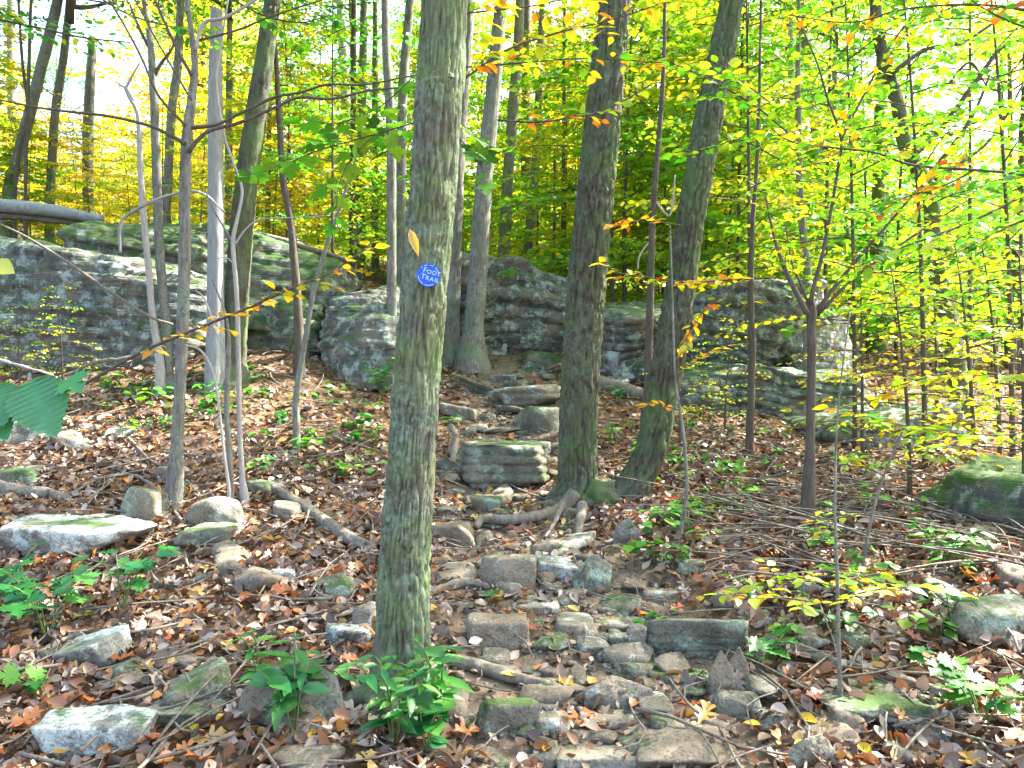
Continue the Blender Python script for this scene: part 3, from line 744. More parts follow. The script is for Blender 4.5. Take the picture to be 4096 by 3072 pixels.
rng = np.random.default_rng(5)
for k in range(120):
    px, py = rng.uniform(0, 4096), rng.uniform(1900, 3060)
    g = ground(px, py)
    kind = [('oak', 'rust'), ('oak', 'rust'), ('curl', 'gold')][k % 3]
    a = rng.uniform(0, 6.28)
    o = leaf_obj(None, LFM[kind][rng.integers(4)], (g[0], g[1], g[2] + .035), (math.cos(a), math.sin(a), rng.normal(0, .2)), (rng.normal(0, .35), rng.normal(-.2, .3), 1), rng.uniform(.08, .15) if kind[0] == 'oak' else rng.uniform(.06, .09), 'fallen_leaf')
    if kind[0] == 'oak': tagit(o, 'rust-orange lobed leaf lying on top of the brown litter', 'leaf', 'rust-orange fallen oak leaves')
    else: tagit(o, 'curled golden leaf lying on top of the brown litter', 'leaf', 'curled golden fallen leaves')

# twigs
ge = Geo(); r = np.random.default_rng(8)
for k in range(1500):
    y = 2.2 + 9 * r.random() ** 1.2; x = (r.random() * 2 - 1) * (.75 * y + .5)
    if trail_mask(x, y) > .4 and r.random() < .7: continue
    if x > .25 * y and r.random() < .0: continue
    L_ = r.uniform(.12, .75); a = r.uniform(0, 6.28); t = np.linspace(-.5, .5, 4)
    qx, qy = x + t * L_ * math.cos(a) + r.normal(0, .02, 4), y + t * L_ * math.sin(a) + r.normal(0, .02, 4)
    qz = H(qx, qy).max() * .4 + H(qx, qy) * .6 + r.uniform(.01, .05) + t * r.normal(0, .06)
    V, T, Q = tube(np.stack([qx, qy, qz], -1), np.linspace(1, .5, 4) * r.uniform(.003, .009), 5, 6)
    ge.add(V, T, Q)
tagit(link('twig_litter', ge.mesh('twig_litter', [M_DEAD], cols=False)), 'thin dead twigs strewn over the leaf litter', 'twigs', None, 'stuff')

# ------------------------------------------------------------------ crowns (shared shapes)
def crown_mesh(seed, mix, rad=3.0, hgt=6.0, ncl=210, per=60, lsize=.12, cl_r=.36, kind='diamond'):
    """a tall tree's crown: limbs rising from the trunk top (origin) and leaf clumps spread through the volume"""
    r = np.random.default_rng(seed)
    limbs, cl = Geo(), []
    nl = 8
    for k in range(nl):
        a = k * 2.4 + r.uniform(-.4, .4); h0 = -hgt * .35 + hgt * .5 * k / nl; L_ = rad * r.uniform(.7, 1.05) * (1 - .35 * k / nl)
        t = np.linspace(0, 1, 6)[:, None]
        d = np.array([math.cos(a), math.sin(a), 0])
        pts = np.array([0, 0, h0]) + d * L_ * t + np.array([0, 0, 1]) * (L_ * r.uniform(.5, .9) * t ** 1.2) + r.normal(0, .06, (6, 3)) * t
        V, T, Q = tube(pts, np.linspace(.055, .008, 6), 5, 8); limbs.add(V, T, Q)
        for j in range(4):
            b = pts[2 + j % 4]; a2 = a + r.uniform(-1.2, 1.2); L2 = rad * r.uniform(.25, .5)
            p2 = b + np.array([math.cos(a2), math.sin(a2), r.uniform(-.1, .6)]) * L2 * np.linspace(0, 1, 4)[:, None]
            V, T, Q = tube(p2, np.linspace(.02, .004, 4), 4, 5); limbs.add(V, T, Q)
    V, T, Q = tube([(0, 0, -hgt * .4), (0.05, 0, 0), (-.05, .05, hgt * .3), (0, 0, hgt * .6)], [.07, .06, .035, .008], 6, 8); limbs.add(V, T, Q)
    u = norm(r.normal(0, 1, (ncl, 3))) * (r.random((ncl, 1)) ** .45)
    C = u * np.array([rad, rad, hgt * .5]) + np.array([0, 0, hgt * .15])
    C[:, :2] *= (1 + .25 * vnoise(C * .5 + seed, seed))[:, None]
    keep = vnoise(C * .5 + 40 + seed, seed + 9) > -.12
    C = C[keep]; n = len(C)
    cc = pal(r, mix, n) * r.uniform(.75, 1.2, (n, 1))
    pos = np.repeat(C, per, 0) + r.normal(0, 1, (n * per, 3)) * np.array([cl_r, cl_r, cl_r * .4])
    a = r.uniform(0, 6.28, n * per); ax = np.stack([np.cos(a), np.sin(a), r.normal(-.25, .3, n * per)], -1)
    nr_ = np.stack([r.normal(0, .8, n * per), r.normal(0, .8, n * per), np.ones(n * per)], -1)
    cs = np.repeat(cc, per, 0) * .6 + pal(r, mix, n * per) * .4
    g = Geo(); leaves(g, kind, pos, ax, nr_, lsize * r.uniform(.65, 1.2, n * per), cs)
    LV, LF, LC = limbs.arrays(); GV, GF, GC = g.arrays()
    T = np.concatenate([LF[0], GF[0] + len(LV)]); Q = LF[1]
    mi = np.concatenate([np.ones(len(LF[0])), np.zeros(len(GF[0])), np.ones(len(Q))])
    return mesh_np('crown', np.vstack([LV, GV]), [T, Q], np.vstack([LC * .1, GC]), [M_LEAF, M_BARKD], mi)

CROWN = {
    'green': [crown_mesh(1, {'green': 1, 'lime': .5}), crown_mesh(2, {'green': .7, 'lime': .8, 'yellow': .1})],
    'lime': [crown_mesh(3, {'lime': 1, 'yellow': .5, 'green': .2}), crown_mesh(4, {'lime': .7, 'yellow': .8})],
    'gold': [crown_mesh(5, {'yellow': 1, 'gold': .7})],
}

def understory(seed, mix, Ht=6.0, spread=2.1, nb=46, lsize=.125, kind='diamond', twl=1.0, low=.05, step=.048):
    """a slender understory tree: a thin stem, near-level branches, flat sprays of leaves"""
    r = np.random.default_rng(seed)
    wood, lf = Geo(), Geo()
    bend = r.normal(0, .25, 2)
    def stem(h): t = h / Ht; return np.array([bend[0] * t * t, bend[1] * t * t, h])
    hs_ = np.linspace(0, Ht, 9)
    V, T, Q = tube([stem(h) for h in hs_], np.linspace(.026, .005, 9), 6, 14); wood.add(V, T, Q)
    P_, A_, N_2, C_ = [], [], [], []
    for k in range(nb):
        h = Ht * (low + (1 - low) * (k / (nb - 1)) ** .9); a = k * 2.39996 + r.uniform(-.5, .5)
        L_ = spread * (1 - .75 * (h / Ht) ** 2) * r.uniform(.55, 1.1)
        el = r.uniform(.05, .5); d = np.array([math.cos(a), math.sin(a), 0]); sd = np.array([-d[1], d[0], 0])
        t = np.linspace(0, 1, 6)[:, None]
        pts = stem(h) + d * L_ * t + np.array([0, 0, 1]) * (L_ * (el * t - .28 * t ** 2)) + sd * (r.normal(0, .12) * t ** 2 * L_)
        V, T, Q = tube(pts, np.linspace(.008, .002, 6), 4, 7); wood.add(V, T, Q)
        cbr = pal(r, mix, 1)[0]
        ntw = max(3, int(L_ * 7 * twl))
        for j in range(ntw):
            tt = .18 + .82 * (j + r.random()) / ntw; b = pts[0] + (catmull(pts, 12)[min(11, int(tt * 11))] - pts[0])
            s = 1 if j % 2 else -1
            td = norm(d * .8 + sd * s * r.uniform(.5, 1.1) + np.array([0, 0, r.normal(0, .12)]))
            tl = (.2 + .35 * L_ * (1 - tt)) * r.uniform(.6, 1.2); m = max(3, int(tl / step))
            q = (np.arange(m) + .5) / m * tl
            pp = b + td * q[:, None] + np.array([0, 0, -1]) * (q[:, None] ** 2 * .2)
            ts = norm(np.cross([0, 0, 1], td)); sg = np.where(np.arange(m) % 2, 1, -1)[:, None]
            P_.append(pp); A_.append(norm(td * .6 + ts * sg * .8 + r.normal(0, .18, (m, 3)) + np.array([0, 0, -.12])))
            N_2.append(np.array([0, -.0, 1]) + r.normal(0, .75, (m, 3))); C_.append(cbr * .5 + pal(r, mix, m) * .5)
    P_, A_, N_2, C_ = map(np.concatenate, (P_, A_, N_2, C_))
    leaves(lf, kind, P_, A_, N_2, lsize * r.uniform(.65, 1.2, len(P_)), C_)
    return wood.mesh('trunk', [M_BARKD], cols=False), lf.mesh('crown', [M_LEAF])

UNDER = {
    'gold': [understory(21, {'gold': 1, 'yellow': .4}), understory(22, {'gold': .7, 'yellow': .7, 'orange': .1}, spread=2.5)],
    'yellow': [understory(23, {'yellow': 1, 'lime': .4, 'gold': .2}), understory(24, {'yellow': .8, 'lime': .7}, spread=2.5)],
    'lime': [understory(25, {'lime': 1, 'yellow': .4, 'green': .2}), understory(26, {'lime': .8, 'green': .5, 'yellow': .2}, spread=2.5)],
    'green': [understory(27, {'green': 1, 'lime': .6})],
}
UNEAR = {
    'yellow': understory(31, {'yellow': 1, 'gold': .5, 'lime': .4, 'orange': .08}, Ht=5.0, spread=1.9, nb=30, lsize=.085, kind='oval', low=.2, step=.06),
    'lime': understory(32, {'lime': 1, 'green': 1.2, 'yellow': .15}, Ht=5.0, spread=1.9, nb=30, lsize=.09, kind='oval', low=.25, step=.06),
    'low': understory(33, {'yellow': .8, 'gold': .5, 'lime': .8}, Ht=2.2, spread=1.25, nb=20, lsize=.075, kind='oval', low=.15, step=.06),
}
CN = [0]
def crown_part(root, pal_, loc, scale, rz=None, sxy=1.0):
    me = CROWN[pal_][CN[0] % len(CROWN[pal_])]; CN[0] += 1
    o = link('crown', me, root, Vector(loc) - root.location); o.scale = (scale * sxy, scale * sxy, scale)
    o.rotation_euler = (0, 0, CN[0] * 1.37 if rz is None else rz); o['kind'] = 'stuff'; return o

# ------------------------------------------------------------------ hand-placed trees
def path_px(pts, d):
    """[(px, py, width px)] or [(px, py, width px, depth)] -> 3-D points and radii"""
    Pp, rr = [], []
    for q in pts:
        dd = q[3] if len(q) > 3 else d
        Pp.append(P(q[0], q[1], dd)); rr.append(q[2] * dd / F / 2)
    return np.array(Pp), np.array(rr)

def tree_px(name, label, pts, d, mat, nseg=24, rings=120, bark=(.008, 45, 9), crown=('lime', 1.0), top=10.0, seed=1, flare=1.45, cat='tree', group=None, toprad=.55):
    Pp, rr = path_px(pts, d)
    gz = Hs(Pp[0, 0], Pp[0, 1])
    b = Pp[0].copy()
    if Pp[0, 2] - gz > .12:
        b[2] = gz; Pp = np.vstack([b, Pp]); rr = np.concatenate([[rr[0] * 1.08], rr])
    f = Pp[0].copy(); f[2] = min(gz, f[2]) - .18
    Pp = np.vstack([f, Pp]); rr = np.concatenate([[rr[0] * flare * 1.25], rr]); rr[1] *= flare
    k = Pp[1] + (Pp[2] - Pp[1]) * min(.45, .30 / max(np.linalg.norm(Pp[2] - Pp[1]), .01)); Pp = np.insert(Pp, 2, k, 0); rr = np.insert(rr, 2, rr[1] / flare * 1.06)
    if top > Pp[-1, 2]:
        dr = norm(Pp[-1] - Pp[-2]); dr = norm(dr * .7 + np.array([0, 0, .3])); L_ = (top - Pp[-1, 2]) / dr[2]
        for t in (.5, 1.0):
            Pp = np.vstack([Pp, Pp[-1] + dr * L_ * .5]); rr = np.append(rr, rr[-1] * (toprad ** .5 if t < 1 else toprad))
    root = empty(name, (b[0], b[1], gz), label, cat, group)
    V, T, Q = tube(Pp, rr, nseg, rings, bark, seed)
    link('trunk', mesh_np('trunk', V - np.array(root.location), [T, Q], None, [mat]), root)
    if crown: crown_part(root, crown[0], Pp[-1] + np.array([0, 0, .6]), crown[1])
    return root

def limb(root, pts, d, mat, nseg=7, name='branch', m=None):
    Pp, rr = path_px(pts, d)
    V, T, Q = tube(Pp, rr, nseg, m or len(pts) * 5)
    o = link(name, mesh_np(name, V - np.array(root.location), [T, Q], None, [mat]), root)
    return Pp

k = 1.852
main = tree_px('marked_tree', 'lichen-covered trunk carrying the round blue trail marker', [(1600, 2800, 300), (1604, 2720, 262), (1609, 2620, 226), (1614, 2500, 208), (1620, 2222, 197), (1646, 1852, 182), (1669, 1482, 180), (1702, 1111, 175), (1733, 741, 178), (1756, 370, 178), (1778, 0, 176)], 3.2, M_BARK, 150, 760, (.013, 52, 9), ('green', .95), 9.0, 101, 1.05)
for rx, ry, rl, rw in ((-.28, -.1, .4, .05), (.3, -.12, .45, .045), (.02, -.32, .35, .05), (-.12, .3, .3, .05), (.25, .2, .3, .04)):
    b = np.array(main.location); t = np.linspace(0, 1, 5)
    x = b[0] + rx * t * rl / .35; y = b[1] + ry * t * rl / .35
    z = H(x, y) + np.array([.16, .06, .02, 0, -.03])
    V, T, Q = tube(np.stack([x, y, z], -1), rw * np.array([1.15, .9, .65, .45, .2]), 14, 24, (.005, 60, 12), 7)
    link('root', mesh_np('root', V - b, [T, Q], None, [M_BARK]), main)

# the twin-trunk tree: one thing
twin = tree_px('twin_trunk_tree', 'two furrowed trunks leaning apart from one mossy base beside the stone step', [(2310, 2030, 215), (2310, 1930, 158), (2314, 1667, 142), (2335, 1296, 146), (2367, 926, 144), (2404, 556, 138), (2439, 185, 122), (2458, 0, 118)], 6.0, M_BARK2, 110, 560, (.022, 34, 7), ('lime', 1.0), 10.5, 103, 1.25)
Pp, rr = path_px([(2470, 2060, 190), (2545, 1925, 135), (2615, 1759, 116), (2667, 1482, 120), (2728, 1111, 108), (2754, 926, 104), (2819, 556, 104), (2874, 278, 100), (2930, 0, 88)], 6.0)
dr = norm(Pp[-1] - Pp[-2]); Pp = np.vstack([Pp, Pp[-1] + dr * 3, Pp[-1] + dr * 5.5 + np.array([0, 0, .8])]); rr = np.append(rr, [.06, .045])
V, T, Q = tube(Pp, rr, 100, 520, (.022, 34, 7), 104)
link('trunk', mesh_np('trunk', V - np.array(twin.location), [T, Q], None, [M_BARK2]), twin)
crown_part(twin, 'yellow' if 'yellow' in CROWN else 'gold', Pp[-1], .85)
c = P(2390, 2030, 5.98)
V, T = rock_verts(55, 5, (.60, .50, .50), boxy=.35, cuts=6, amp=.11, nf=3.5, taper=.35)
M_MOSSB = bark_mat('mossy_base_bark', ((.07, .06, .045), (.17, .14, .11)), (.2, .26, .15), lamt=.4, moss=.7, green=(.06, .12, .025))
link('mossy_base', mesh_np('mossy_base', V + c - np.array(twin.location), [T], None, [M_MOSSB]), twin)
for pts in ([(2300, 2040, 60), (2235, 2065, 52), (2140, 2090, 46), (2040, 2105, 42), (1940, 2100, 36), (1900, 2115, 26)], [(2330, 2090, 44), (2318, 2120, 36), (2310, 2160, 16)], [(2250, 2080, 24), (2220, 2110, 18), (2180, 2150, 10)]):
    q = []
    for i_, (x, y, w) in enumerate(pts):
        g = ground(x, y + 12); q.append((g[0], g[1], g[2] + (.06 if 0 < i_ < len(pts) - 1 else .02) + (.12 if i_ == 0 else 0), w * g[1] / F / 2))
    q = np.array(q); V, T, Q = tube(q[:, :3], q[:, 3], 12, 40, (.005, 60, 14), 6)
    link('root', mesh_np('root', V - np.array(twin.location), [T, Q], None, [M_DEAD]), twin)

# pair of trees above the steps
tree_px('paired_tree', 'straight grey trunk half hidden behind the blue-marked tree', [(1795, 1450, 100), (1800, 1296, 76), (1812, 1000, 68), (1830, 600, 62), (1860, 200, 56), (1870, 0, 54)], 10.2, M_BARKG, 28, 150, (.012, 36, 7), ('lime', 1.0), 11, 105)
tree_px('paired_tree', 'grey trunk rising at the trail head right of its twin neighbour', [(1885, 1455, 105), (1895, 1296, 80), (1911, 1111, 74), (1935, 741, 68), (1972, 370, 60), (1996, 92, 52), (2003, 0, 50)], 10.0, M_BARKG, 28, 150, (.012, 36, 7), ('lime', 1.0), 11, 106)

tree_px('leaning_tree', 'furrowed trunk leaning over the bank beside the bare snag', [(925, 1430, 115), (945, 1180, 96), (960, 1000, 92), (982, 760, 88), (1017, 512, 84), (1050, 300, 74), (1082, 50, 62), (1090, 0, 60)], 8.4, M_BARK2, 36, 200, (.012, 40, 7), ('green', 1.0), 10, 107)
snag = tree_px('dead_snag', 'bare silvery dead trunk without bark between two leaning trunks', [(862, 1400, 74), (862, 1200, 66), (863, 900, 62), (862, 600, 58), (862, 300, 54), (866, 40, 46)], 8.2, M_SNAG, 22, 120, (.004, 40, 3), None, 0, 108, 1.1)

ft = tree_px('forked_sapling_tree', 'grey-barked sapling with long bare level branches on the leafy bank', [(692, 2030, 62), (709, 1756, 47), (727, 1400, 46), (739, 1005, 46), (739, 800, 42), (747, 563, 42), (765, 410, 34), (779, 250, 26), (757, 60, 20), (748, 0, 19)], 5.75, M_BARKG, 26, 220, (.005, 70, 12), ('green', .62), 6.5, 109, 1.2)
FB = [
 [(742, 575, 18), (640, 520, 13), (553, 490, 12), (420, 462, 11), (307, 450, 10), (150, 430, 9), (0, 400, 8), (-160, 380, 6)],
 [(752, 610, 22), (790, 560, 17), (840, 522, 15), (960, 490, 14), (1100, 430, 12), (1195, 390, 12), (1330, 395, 11), (1480, 362, 9), (1680, 345, 7)],
 [(765, 512, 18), (870, 497, 13), (975, 446, 12), (1100, 389, 12), (1205, 369, 10), (1310, 338, 9), (1460, 338, 8), (1676, 297, 6)],
 [(742, 502, 12), (635, 384, 10), (563, 225, 9), (492, 92, 8), (435, 0, 8), (380, -80, 6)],
 [(765, 300, 15), (700, 180, 12), (620, 0, 10), (590, -80, 8)],
 [(782, 200, 16), (815, 92, 15), (900, 70, 14), (1020, 0, 12), (1100, -60, 9)],
 [(800, 160, 10), (950, 120, 9), (1100, 60, 8), (1350, -20, 6)],
 [(766, 400, 9), (700, 290, 8), (620, 150, 7), (540, 0, 6)],
]
for b in FB: limb(ft, b, 5.7, M_BARKD if b is not FB[5] else M_PALE)

st = tree_px('slim_stem', 'slim pale sapling stem with a dark whip-like top beside the grey sapling', [(978, 2000, 30), (968, 1900, 23), (958, 1705, 20), (953, 1363, 19), (945, 1150, 18), (932, 970, 17), (950, 870, 13), (968, 758, 11), (930, 640, 10), (896, 538, 10), (866, 333, 9), (886, 170, 8), (912, 0, 7)], 5.8, M_PALE, 12, 120, (.002, 90, 14), None, 0, 110, 1.3)
limb(st, [(932, 970, 11), (890, 900, 8), (850, 830, 6), (820, 760, 4)], 5.8, M_DEAD)
limb(st, [(936, 985, 8), (980, 920, 7), (1040, 878, 6), (1150, 872, 5), (1320, 862, 4)], 5.8, M_PALE)
limb(st, [(940, 1060, 7), (905, 1030, 5), (870, 1035, 3)], 5.8, M_PALE)
st = tree_px('slim_stem', 'slim grey forked stem standing next to the pale whip', [(922, 1965, 28), (917, 1800, 24), (907, 1654, 22), (912, 1440, 20), (915, 1350, 14), (900, 1250, 9), (850, 1120, 6)], 5.7, M_BARKG, 12, 80, (.002, 90, 14), None, 0, 111, 1.2)
limb(st, [(912, 1430, 12), (870, 1340, 9), (820, 1200, 7), (780, 1160, 4)], 5.7, M_PALE)
st = tree_px('slim_stem', 'thin curved whip rising left of the slim grey forked stem', [(915, 1950, 14), (895, 1800, 12), (870, 1580, 11), (845, 1470, 10), (800, 1400, 9), (740, 1380, 7)], 5.65, M_PALE, 8, 60, None, None, 0, 112, 1.1)

st = tree_px('white_stem', 'pale crooked stem with a broken top before the mossy outcrop', [(640, 1455, 34), (610, 1261, 26), (597, 1100, 25), (584, 964, 25), (569, 800, 25), (560, 620, 22), (553, 461, 20), (520, 390, 18), (500, 348, 14)], 8.0, M_PALE, 14, 90, (.003, 60, 10), None, 0, 113, 1.2)
limb(st, [(503, 352, 11), (530, 300, 9), (560, 250, 6)], 8.0, M_PALE); limb(st, [(500, 350, 10), (480, 340, 8), (465, 325, 4)], 8.0, M_PALE)
st = tree_px('white_stem', 'taller pale stem paired with the broken crooked one', [(670, 1450, 44), (662, 1280, 36), (650, 1158, 36), (638, 1000, 36), (630, 800, 34), (622, 560, 34), (615, 358, 32), (604, 205, 26), (590, 80, 18), (574, 0, 16)], 8.1, M_BARKG, 18, 110, (.004, 50, 9), ('green', .6), 8.0, 114, 1.2)
limb(st, [(610, 330, 18), (640, 260, 14), (690, 190, 10), (720, 90, 7)], 8.1, M_BARKD); limb(st, [(604, 205, 14), (560, 120, 11), (520, 20, 8)], 8.1, M_BARKD)
limb(st, [(690, 1297, 10, 7.9), (608, 1270, 12, 7.9), (460, 1180, 13, 7.9), (256, 1040, 12, 7.9), (100, 945, 10, 7.9), (0, 897, 8, 7.9)], 7.9, M_DEAD, name='dead_branch')

# slender trees around
def simple(label, pts, d, mat, crown=('lime', .8), top=9.5, nseg=14, rings=70, bark=(.006, 40, 8), name='slender_tree', seed=0, group=None):
    return tree_px(name, label, pts, d, mat, nseg, rings, bark, crown, top, seed or int(pts[0][0]), 1.25, group=group)
simple('dark slender trunk bending up between the furrowed trunk and marked tree', [(1197, 1395, 42), (1190, 1210, 34), (1164, 900, 30), (1133, 720, 26), (1118, 480, 25), (1105, 250, 16), (1095, 0, 12)], 8.5, M_BARKD, ('green', .6))
simple('leaning thin sapling on the leafy bank left of the marked tree', [(1186, 1580, 26), (1225, 1338, 22), (1256, 1158, 20), (1307, 980, 18), (1353, 850, 14), (1400, 700, 10), (1450, 560, 7)], 6.9, M_BARKG, None, 0, 10, 60, (.002, 80, 10), 'slim_stem')
simple('smooth grey trunk close behind the marked tree', [(1569, 1470, 48), (1567, 1200, 40), (1566, 900, 38), (1563, 512, 38), (1545, 200, 34), (1540, 0, 30)], 9.0, M_BARKG, ('lime', .8), 10)
simple('straight trunk seen just left of the marked trunk top', [(1600, 1280, 44), (1605, 615, 40), (1615, 300, 38), (1640, 0, 34)], 11.5, M_BARKG, ('lime', .9), 11)
tl = simple('dark thin trunk standing between the two trunks of the twin tree', [(2584, 1625, 40), (2589, 1568, 32), (2599, 1261, 30), (2605, 1005, 27), (2615, 800, 25), (2640, 500, 20), (2655, 250, 16), (2660, 0, 12)], 7.6, M_BARKD, ('lime', .55), 8)
limb(tl, [(2605, 960, 10), (2560, 1020, 8), (2550, 1080, 5)], 7.6, M_PALE); limb(tl, [(2615, 800, 12), (2680, 860, 9), (2700, 700, 6)], 7.6, M_PALE)
simple('dark thin trunk before the white-streaked ledge boulder', [(3000, 1690, 30), (3009, 1415, 26), (3004, 1158, 22), (3010, 900, 18), (3030, 600, 14), (3040, 200, 10)], 7.0, M_BARKD, None, 6)
simple('pale upright stem behind the forked sapling', [(3230, 1420, 34), (3232, 1107, 29), (3215, 950, 28), (3200, 768, 26), (3192, 358, 22), (3195, 100, 16)], 9.0, M_BARKG, ('lime', .7), 8.5)
rl = tree_px('tilted_tree', 'dark trunk tilted over the brush at the clearing edge', [(3850, 1670, 92), (3840, 1600, 80), (3820, 1415, 70), (3789, 1261, 72), (3748, 1082, 66), (3733, 980, 62), (3717, 768, 56), (3625, 590, 54), (3589, 410, 50), (3523, 180, 46), (3502, 0, 44)], 8.4, M_BARK2, 26, 160, (.012, 40, 7), ('green', 1.0), 9.5, 130)
for b in ([(3650, 620, 30), (3760, 520, 24), (3900, 330, 20), (4020, 180, 15), (4150, 160, 10)], [(3560, 300, 24), (3700, 200, 18), (3850, 170, 14), (4000, 80, 10), (4100, 90, 8)], [(3800, 330, 14), (3880, 250, 10), (3950, 350, 6)], [(3720, 700, 20), (3880, 480, 15), (3960, 300, 9)], [(3740, 720, 16), (3960, 560, 12), (4096, 330, 8)]):
    limb(rl, b, 8.3, M_BARKD)

# far trunks, each with its crown
FAR = [  # pts, d, mat, crown, top
 ([(30, 790, 44), (77, 615, 44), (143, 358, 42), (220, 51, 38)], 13.0, M_BARKG, 'green', .9),
 ([(200, 800, 36), (220, 461, 33), (251, 256, 30), (270, 80, 26)], 13.5, M_BARKG, 'green', .7),
 ([(102, 780, 14), (112, 410, 13), (123, 0, 12)], 12.0, M_BARKD, 'green', .5),
 ([(60, 790, 15), (75, 620, 14), (110, 450, 12), (90, 250, 10)], 12.6, M_BARKD, 'green', .4),
 ([(353, 840, 44), (353, 512, 40), (364, 280, 36), (372, 150, 30)], 15.0, M_BARKG, None, 0),
 ([(666, 850, 36), (686, 461, 34), (712, 256, 32), (722, 0, 28)], 12.5, M_BARKG, 'green', .8),
 ([(1070, 900, 22), (1072, 770, 20), (1078, 460, 18), (1080, 200, 16)], 13.0, M_BARKD, 'lime', .6),
 ([(915, 900, 30), (915, 600, 30), (917, 300, 26)], 14.0, M_BARKG, 'green', .7),
 ([(1410, 1160, 30), (1410, 900, 26), (1412, 600, 24)], 14.0, M_BARKD, 'lime', .7),
 ([(1440, 1130, 42), (1440, 717, 38), (1450, 300, 34)], 15.5, M_BARKG, 'lime', .8),
 ([(1500, 1140, 34), (1500, 950, 30), (1500, 600, 28)], 16.0, M_BARKG, 'lime', .8),
 ([(2010, 1160, 54), (2022, 900, 48), (2040, 600, 44), (2070, 200, 40)], 15.0, M_BARKG, 'lime', .9),
 ([(2110, 1150, 46), (2118, 950, 42), (2138, 717, 36), (2150, 500, 32)], 16.0, M_BARKG, 'lime', .8),
 ([(2250, 1150, 20), (2251, 1056, 18), (2254, 700, 16)], 14.0, M_BARKD, 'yellow', .5),
 ([(2213, 1150, 14), (2215, 1000, 12), (2220, 600, 10)], 15.0, M_BARKD, None, 0),
 ([(2560, 1160, 30), (2562, 900, 26), (2566, 500, 22)], 16.0, M_BARKG, 'lime', .7),
 ([(3502, 1420, 70), (3502, 1235, 62), (3512, 900, 54)], 15.0, M_BARK2, 'gold', .9),
 ([(3560, 1380, 30), (3550, 1100, 26), (3545, 800, 24)], 17.0, M_BARKG, 'lime', .7),
 ([(3420, 1380, 26), (3400, 1160, 22), (3385, 900, 20)], 14.0, M_BARKG, None, 0),
 ([(4040, 1420, 44), (4055, 1210, 40), (4075, 900, 36)], 13.0, M_BARKD, 'green', .8),
 ([(4078, 1500, 18), (4081, 1107, 15), (4090, 700, 12)], 10.5, M_BARKD, 'green', .5),
 ([(2880, 1150, 26), (2890, 800, 22), (2900, 400, 18)], 18.0, M_BARKG, 'lime', .8),
 ([(3320, 1200, 34), (3325, 900, 30), (3335, 500, 26)], 19.0, M_BARKG, 'lime', .9),
]
FLAB = {0: 'leaning pale trunk rising past the end of the fallen log', 1: 'straight grey trunk just behind the fallen log', 2: 'thin dark pole-like trunk by the fallen log', 3: 'crooked thin dark trunk at the end of the fallen log',
 4: 'broken-topped trunk rising behind the mossy dome against the sky', 5: 'slender trunk behind the pale paired stems', 6: 'thin trunk in golden leaves right of the furrowed trunk', 7: 'grey trunk half hidden behind the silver snag',
 11: 'stout far trunk between paired trees and twin tree', 12: 'far trunk next to the stout one above the trail head', 16: 'wide dark far trunk in golden leaves beside the tilted tree', 19: 'dark trunk standing past the tilted tree', 20: 'thin dark pole at the clearing edge past the tilted tree'}
for i_, (pts, d, mt, cr, cs) in enumerate(FAR):
    cr = 'gold' if cr == 'yellow' else cr
    tree_px('far_tree', FLAB.get(i_, 'slim grey trunk far off among yellow-green leaves above the ledge'), pts, d, mt, 10, 36, (.008, 30, 6), (cr, cs) if cr else None, (9.0 if i_ in (0, 1, 2, 3, 5, 7, 19, 20) else 11.0) if cr else 0, 200 + i_, 1.2, group='far trees above the ledge' if i_ not in FLAB else None)

# more of the wood behind: trees copied from a few built ones
rng = np.random.default_rng(99)
proto_trunk = []
for k_ in range(4):
    b_ = rng.normal(0, .35, 2)
    V, T, Q = tube([(0, 0, -.3), (b_[0] * .1, 0, 2), (b_[0] * .5, b_[1] * .3, 5), (b_[0], b_[1], 9), (b_[0] * 1.4, b_[1], 12)], [.19, .15, .135, .11, .07], 9, 26, (.01, 30, 6), 300 + k_)
    proto_trunk.append((mesh_np('trunk', V, [T, Q], None, [[M_BARKG, M_BARKD][k_ % 2]]), np.array([b_[0] * 1.4, b_[1], 12.3])))
def wood_tree(x, y, s, pal_, label, group, cs=1.0, name='woodland_tree'):
    me, tp = proto_trunk[rng.integers(4)]
    z = Hs(x, y)
    root = empty(name, (x, y, z), label, 'tree', group)
    o = link('trunk', me, root); o.scale = (s, s, s)
    crown_part(root, pal_, Vector((x, y, z)) + Vector(tp) * s, s * cs * rng.uniform(.85, 1.15))
    return root
n = 0
while n < 32:
    y = rng.uniform(17, 48); px = rng.uniform(-500, 4600); x = (px - 2048) / F * y
    if 80 < px < 640 and y < 40: continue
    if px > 3650 and y < 34: continue
    s = rng.uniform(.75, 1.15)
    wood_tree(x, y, s, ['lime', 'lime', 'green', 'green'][rng.integers(4)] if px > 1000 else ['gold', 'green', 'lime'][rng.integers(3)], 'tall woodland tree far behind the ledge', 'tall trees deep in the wood', 1.1)
    n += 1
# trees beside and behind the walker whose crowns shade the trail
for x, y, s in ((7.2, 3.0, .9), (10.5, 7.5, .95), (12.5, 4.0, .8), (4.6, -2.5, .9), (-5.5, 1.0, .9), (-8, 6, .9), (8.5, -1.5, .8)):
    wood_tree(x, y, s, 'green', 'tall tree standing beside the trail outside the picture', 'trees around the walker', 1.15)

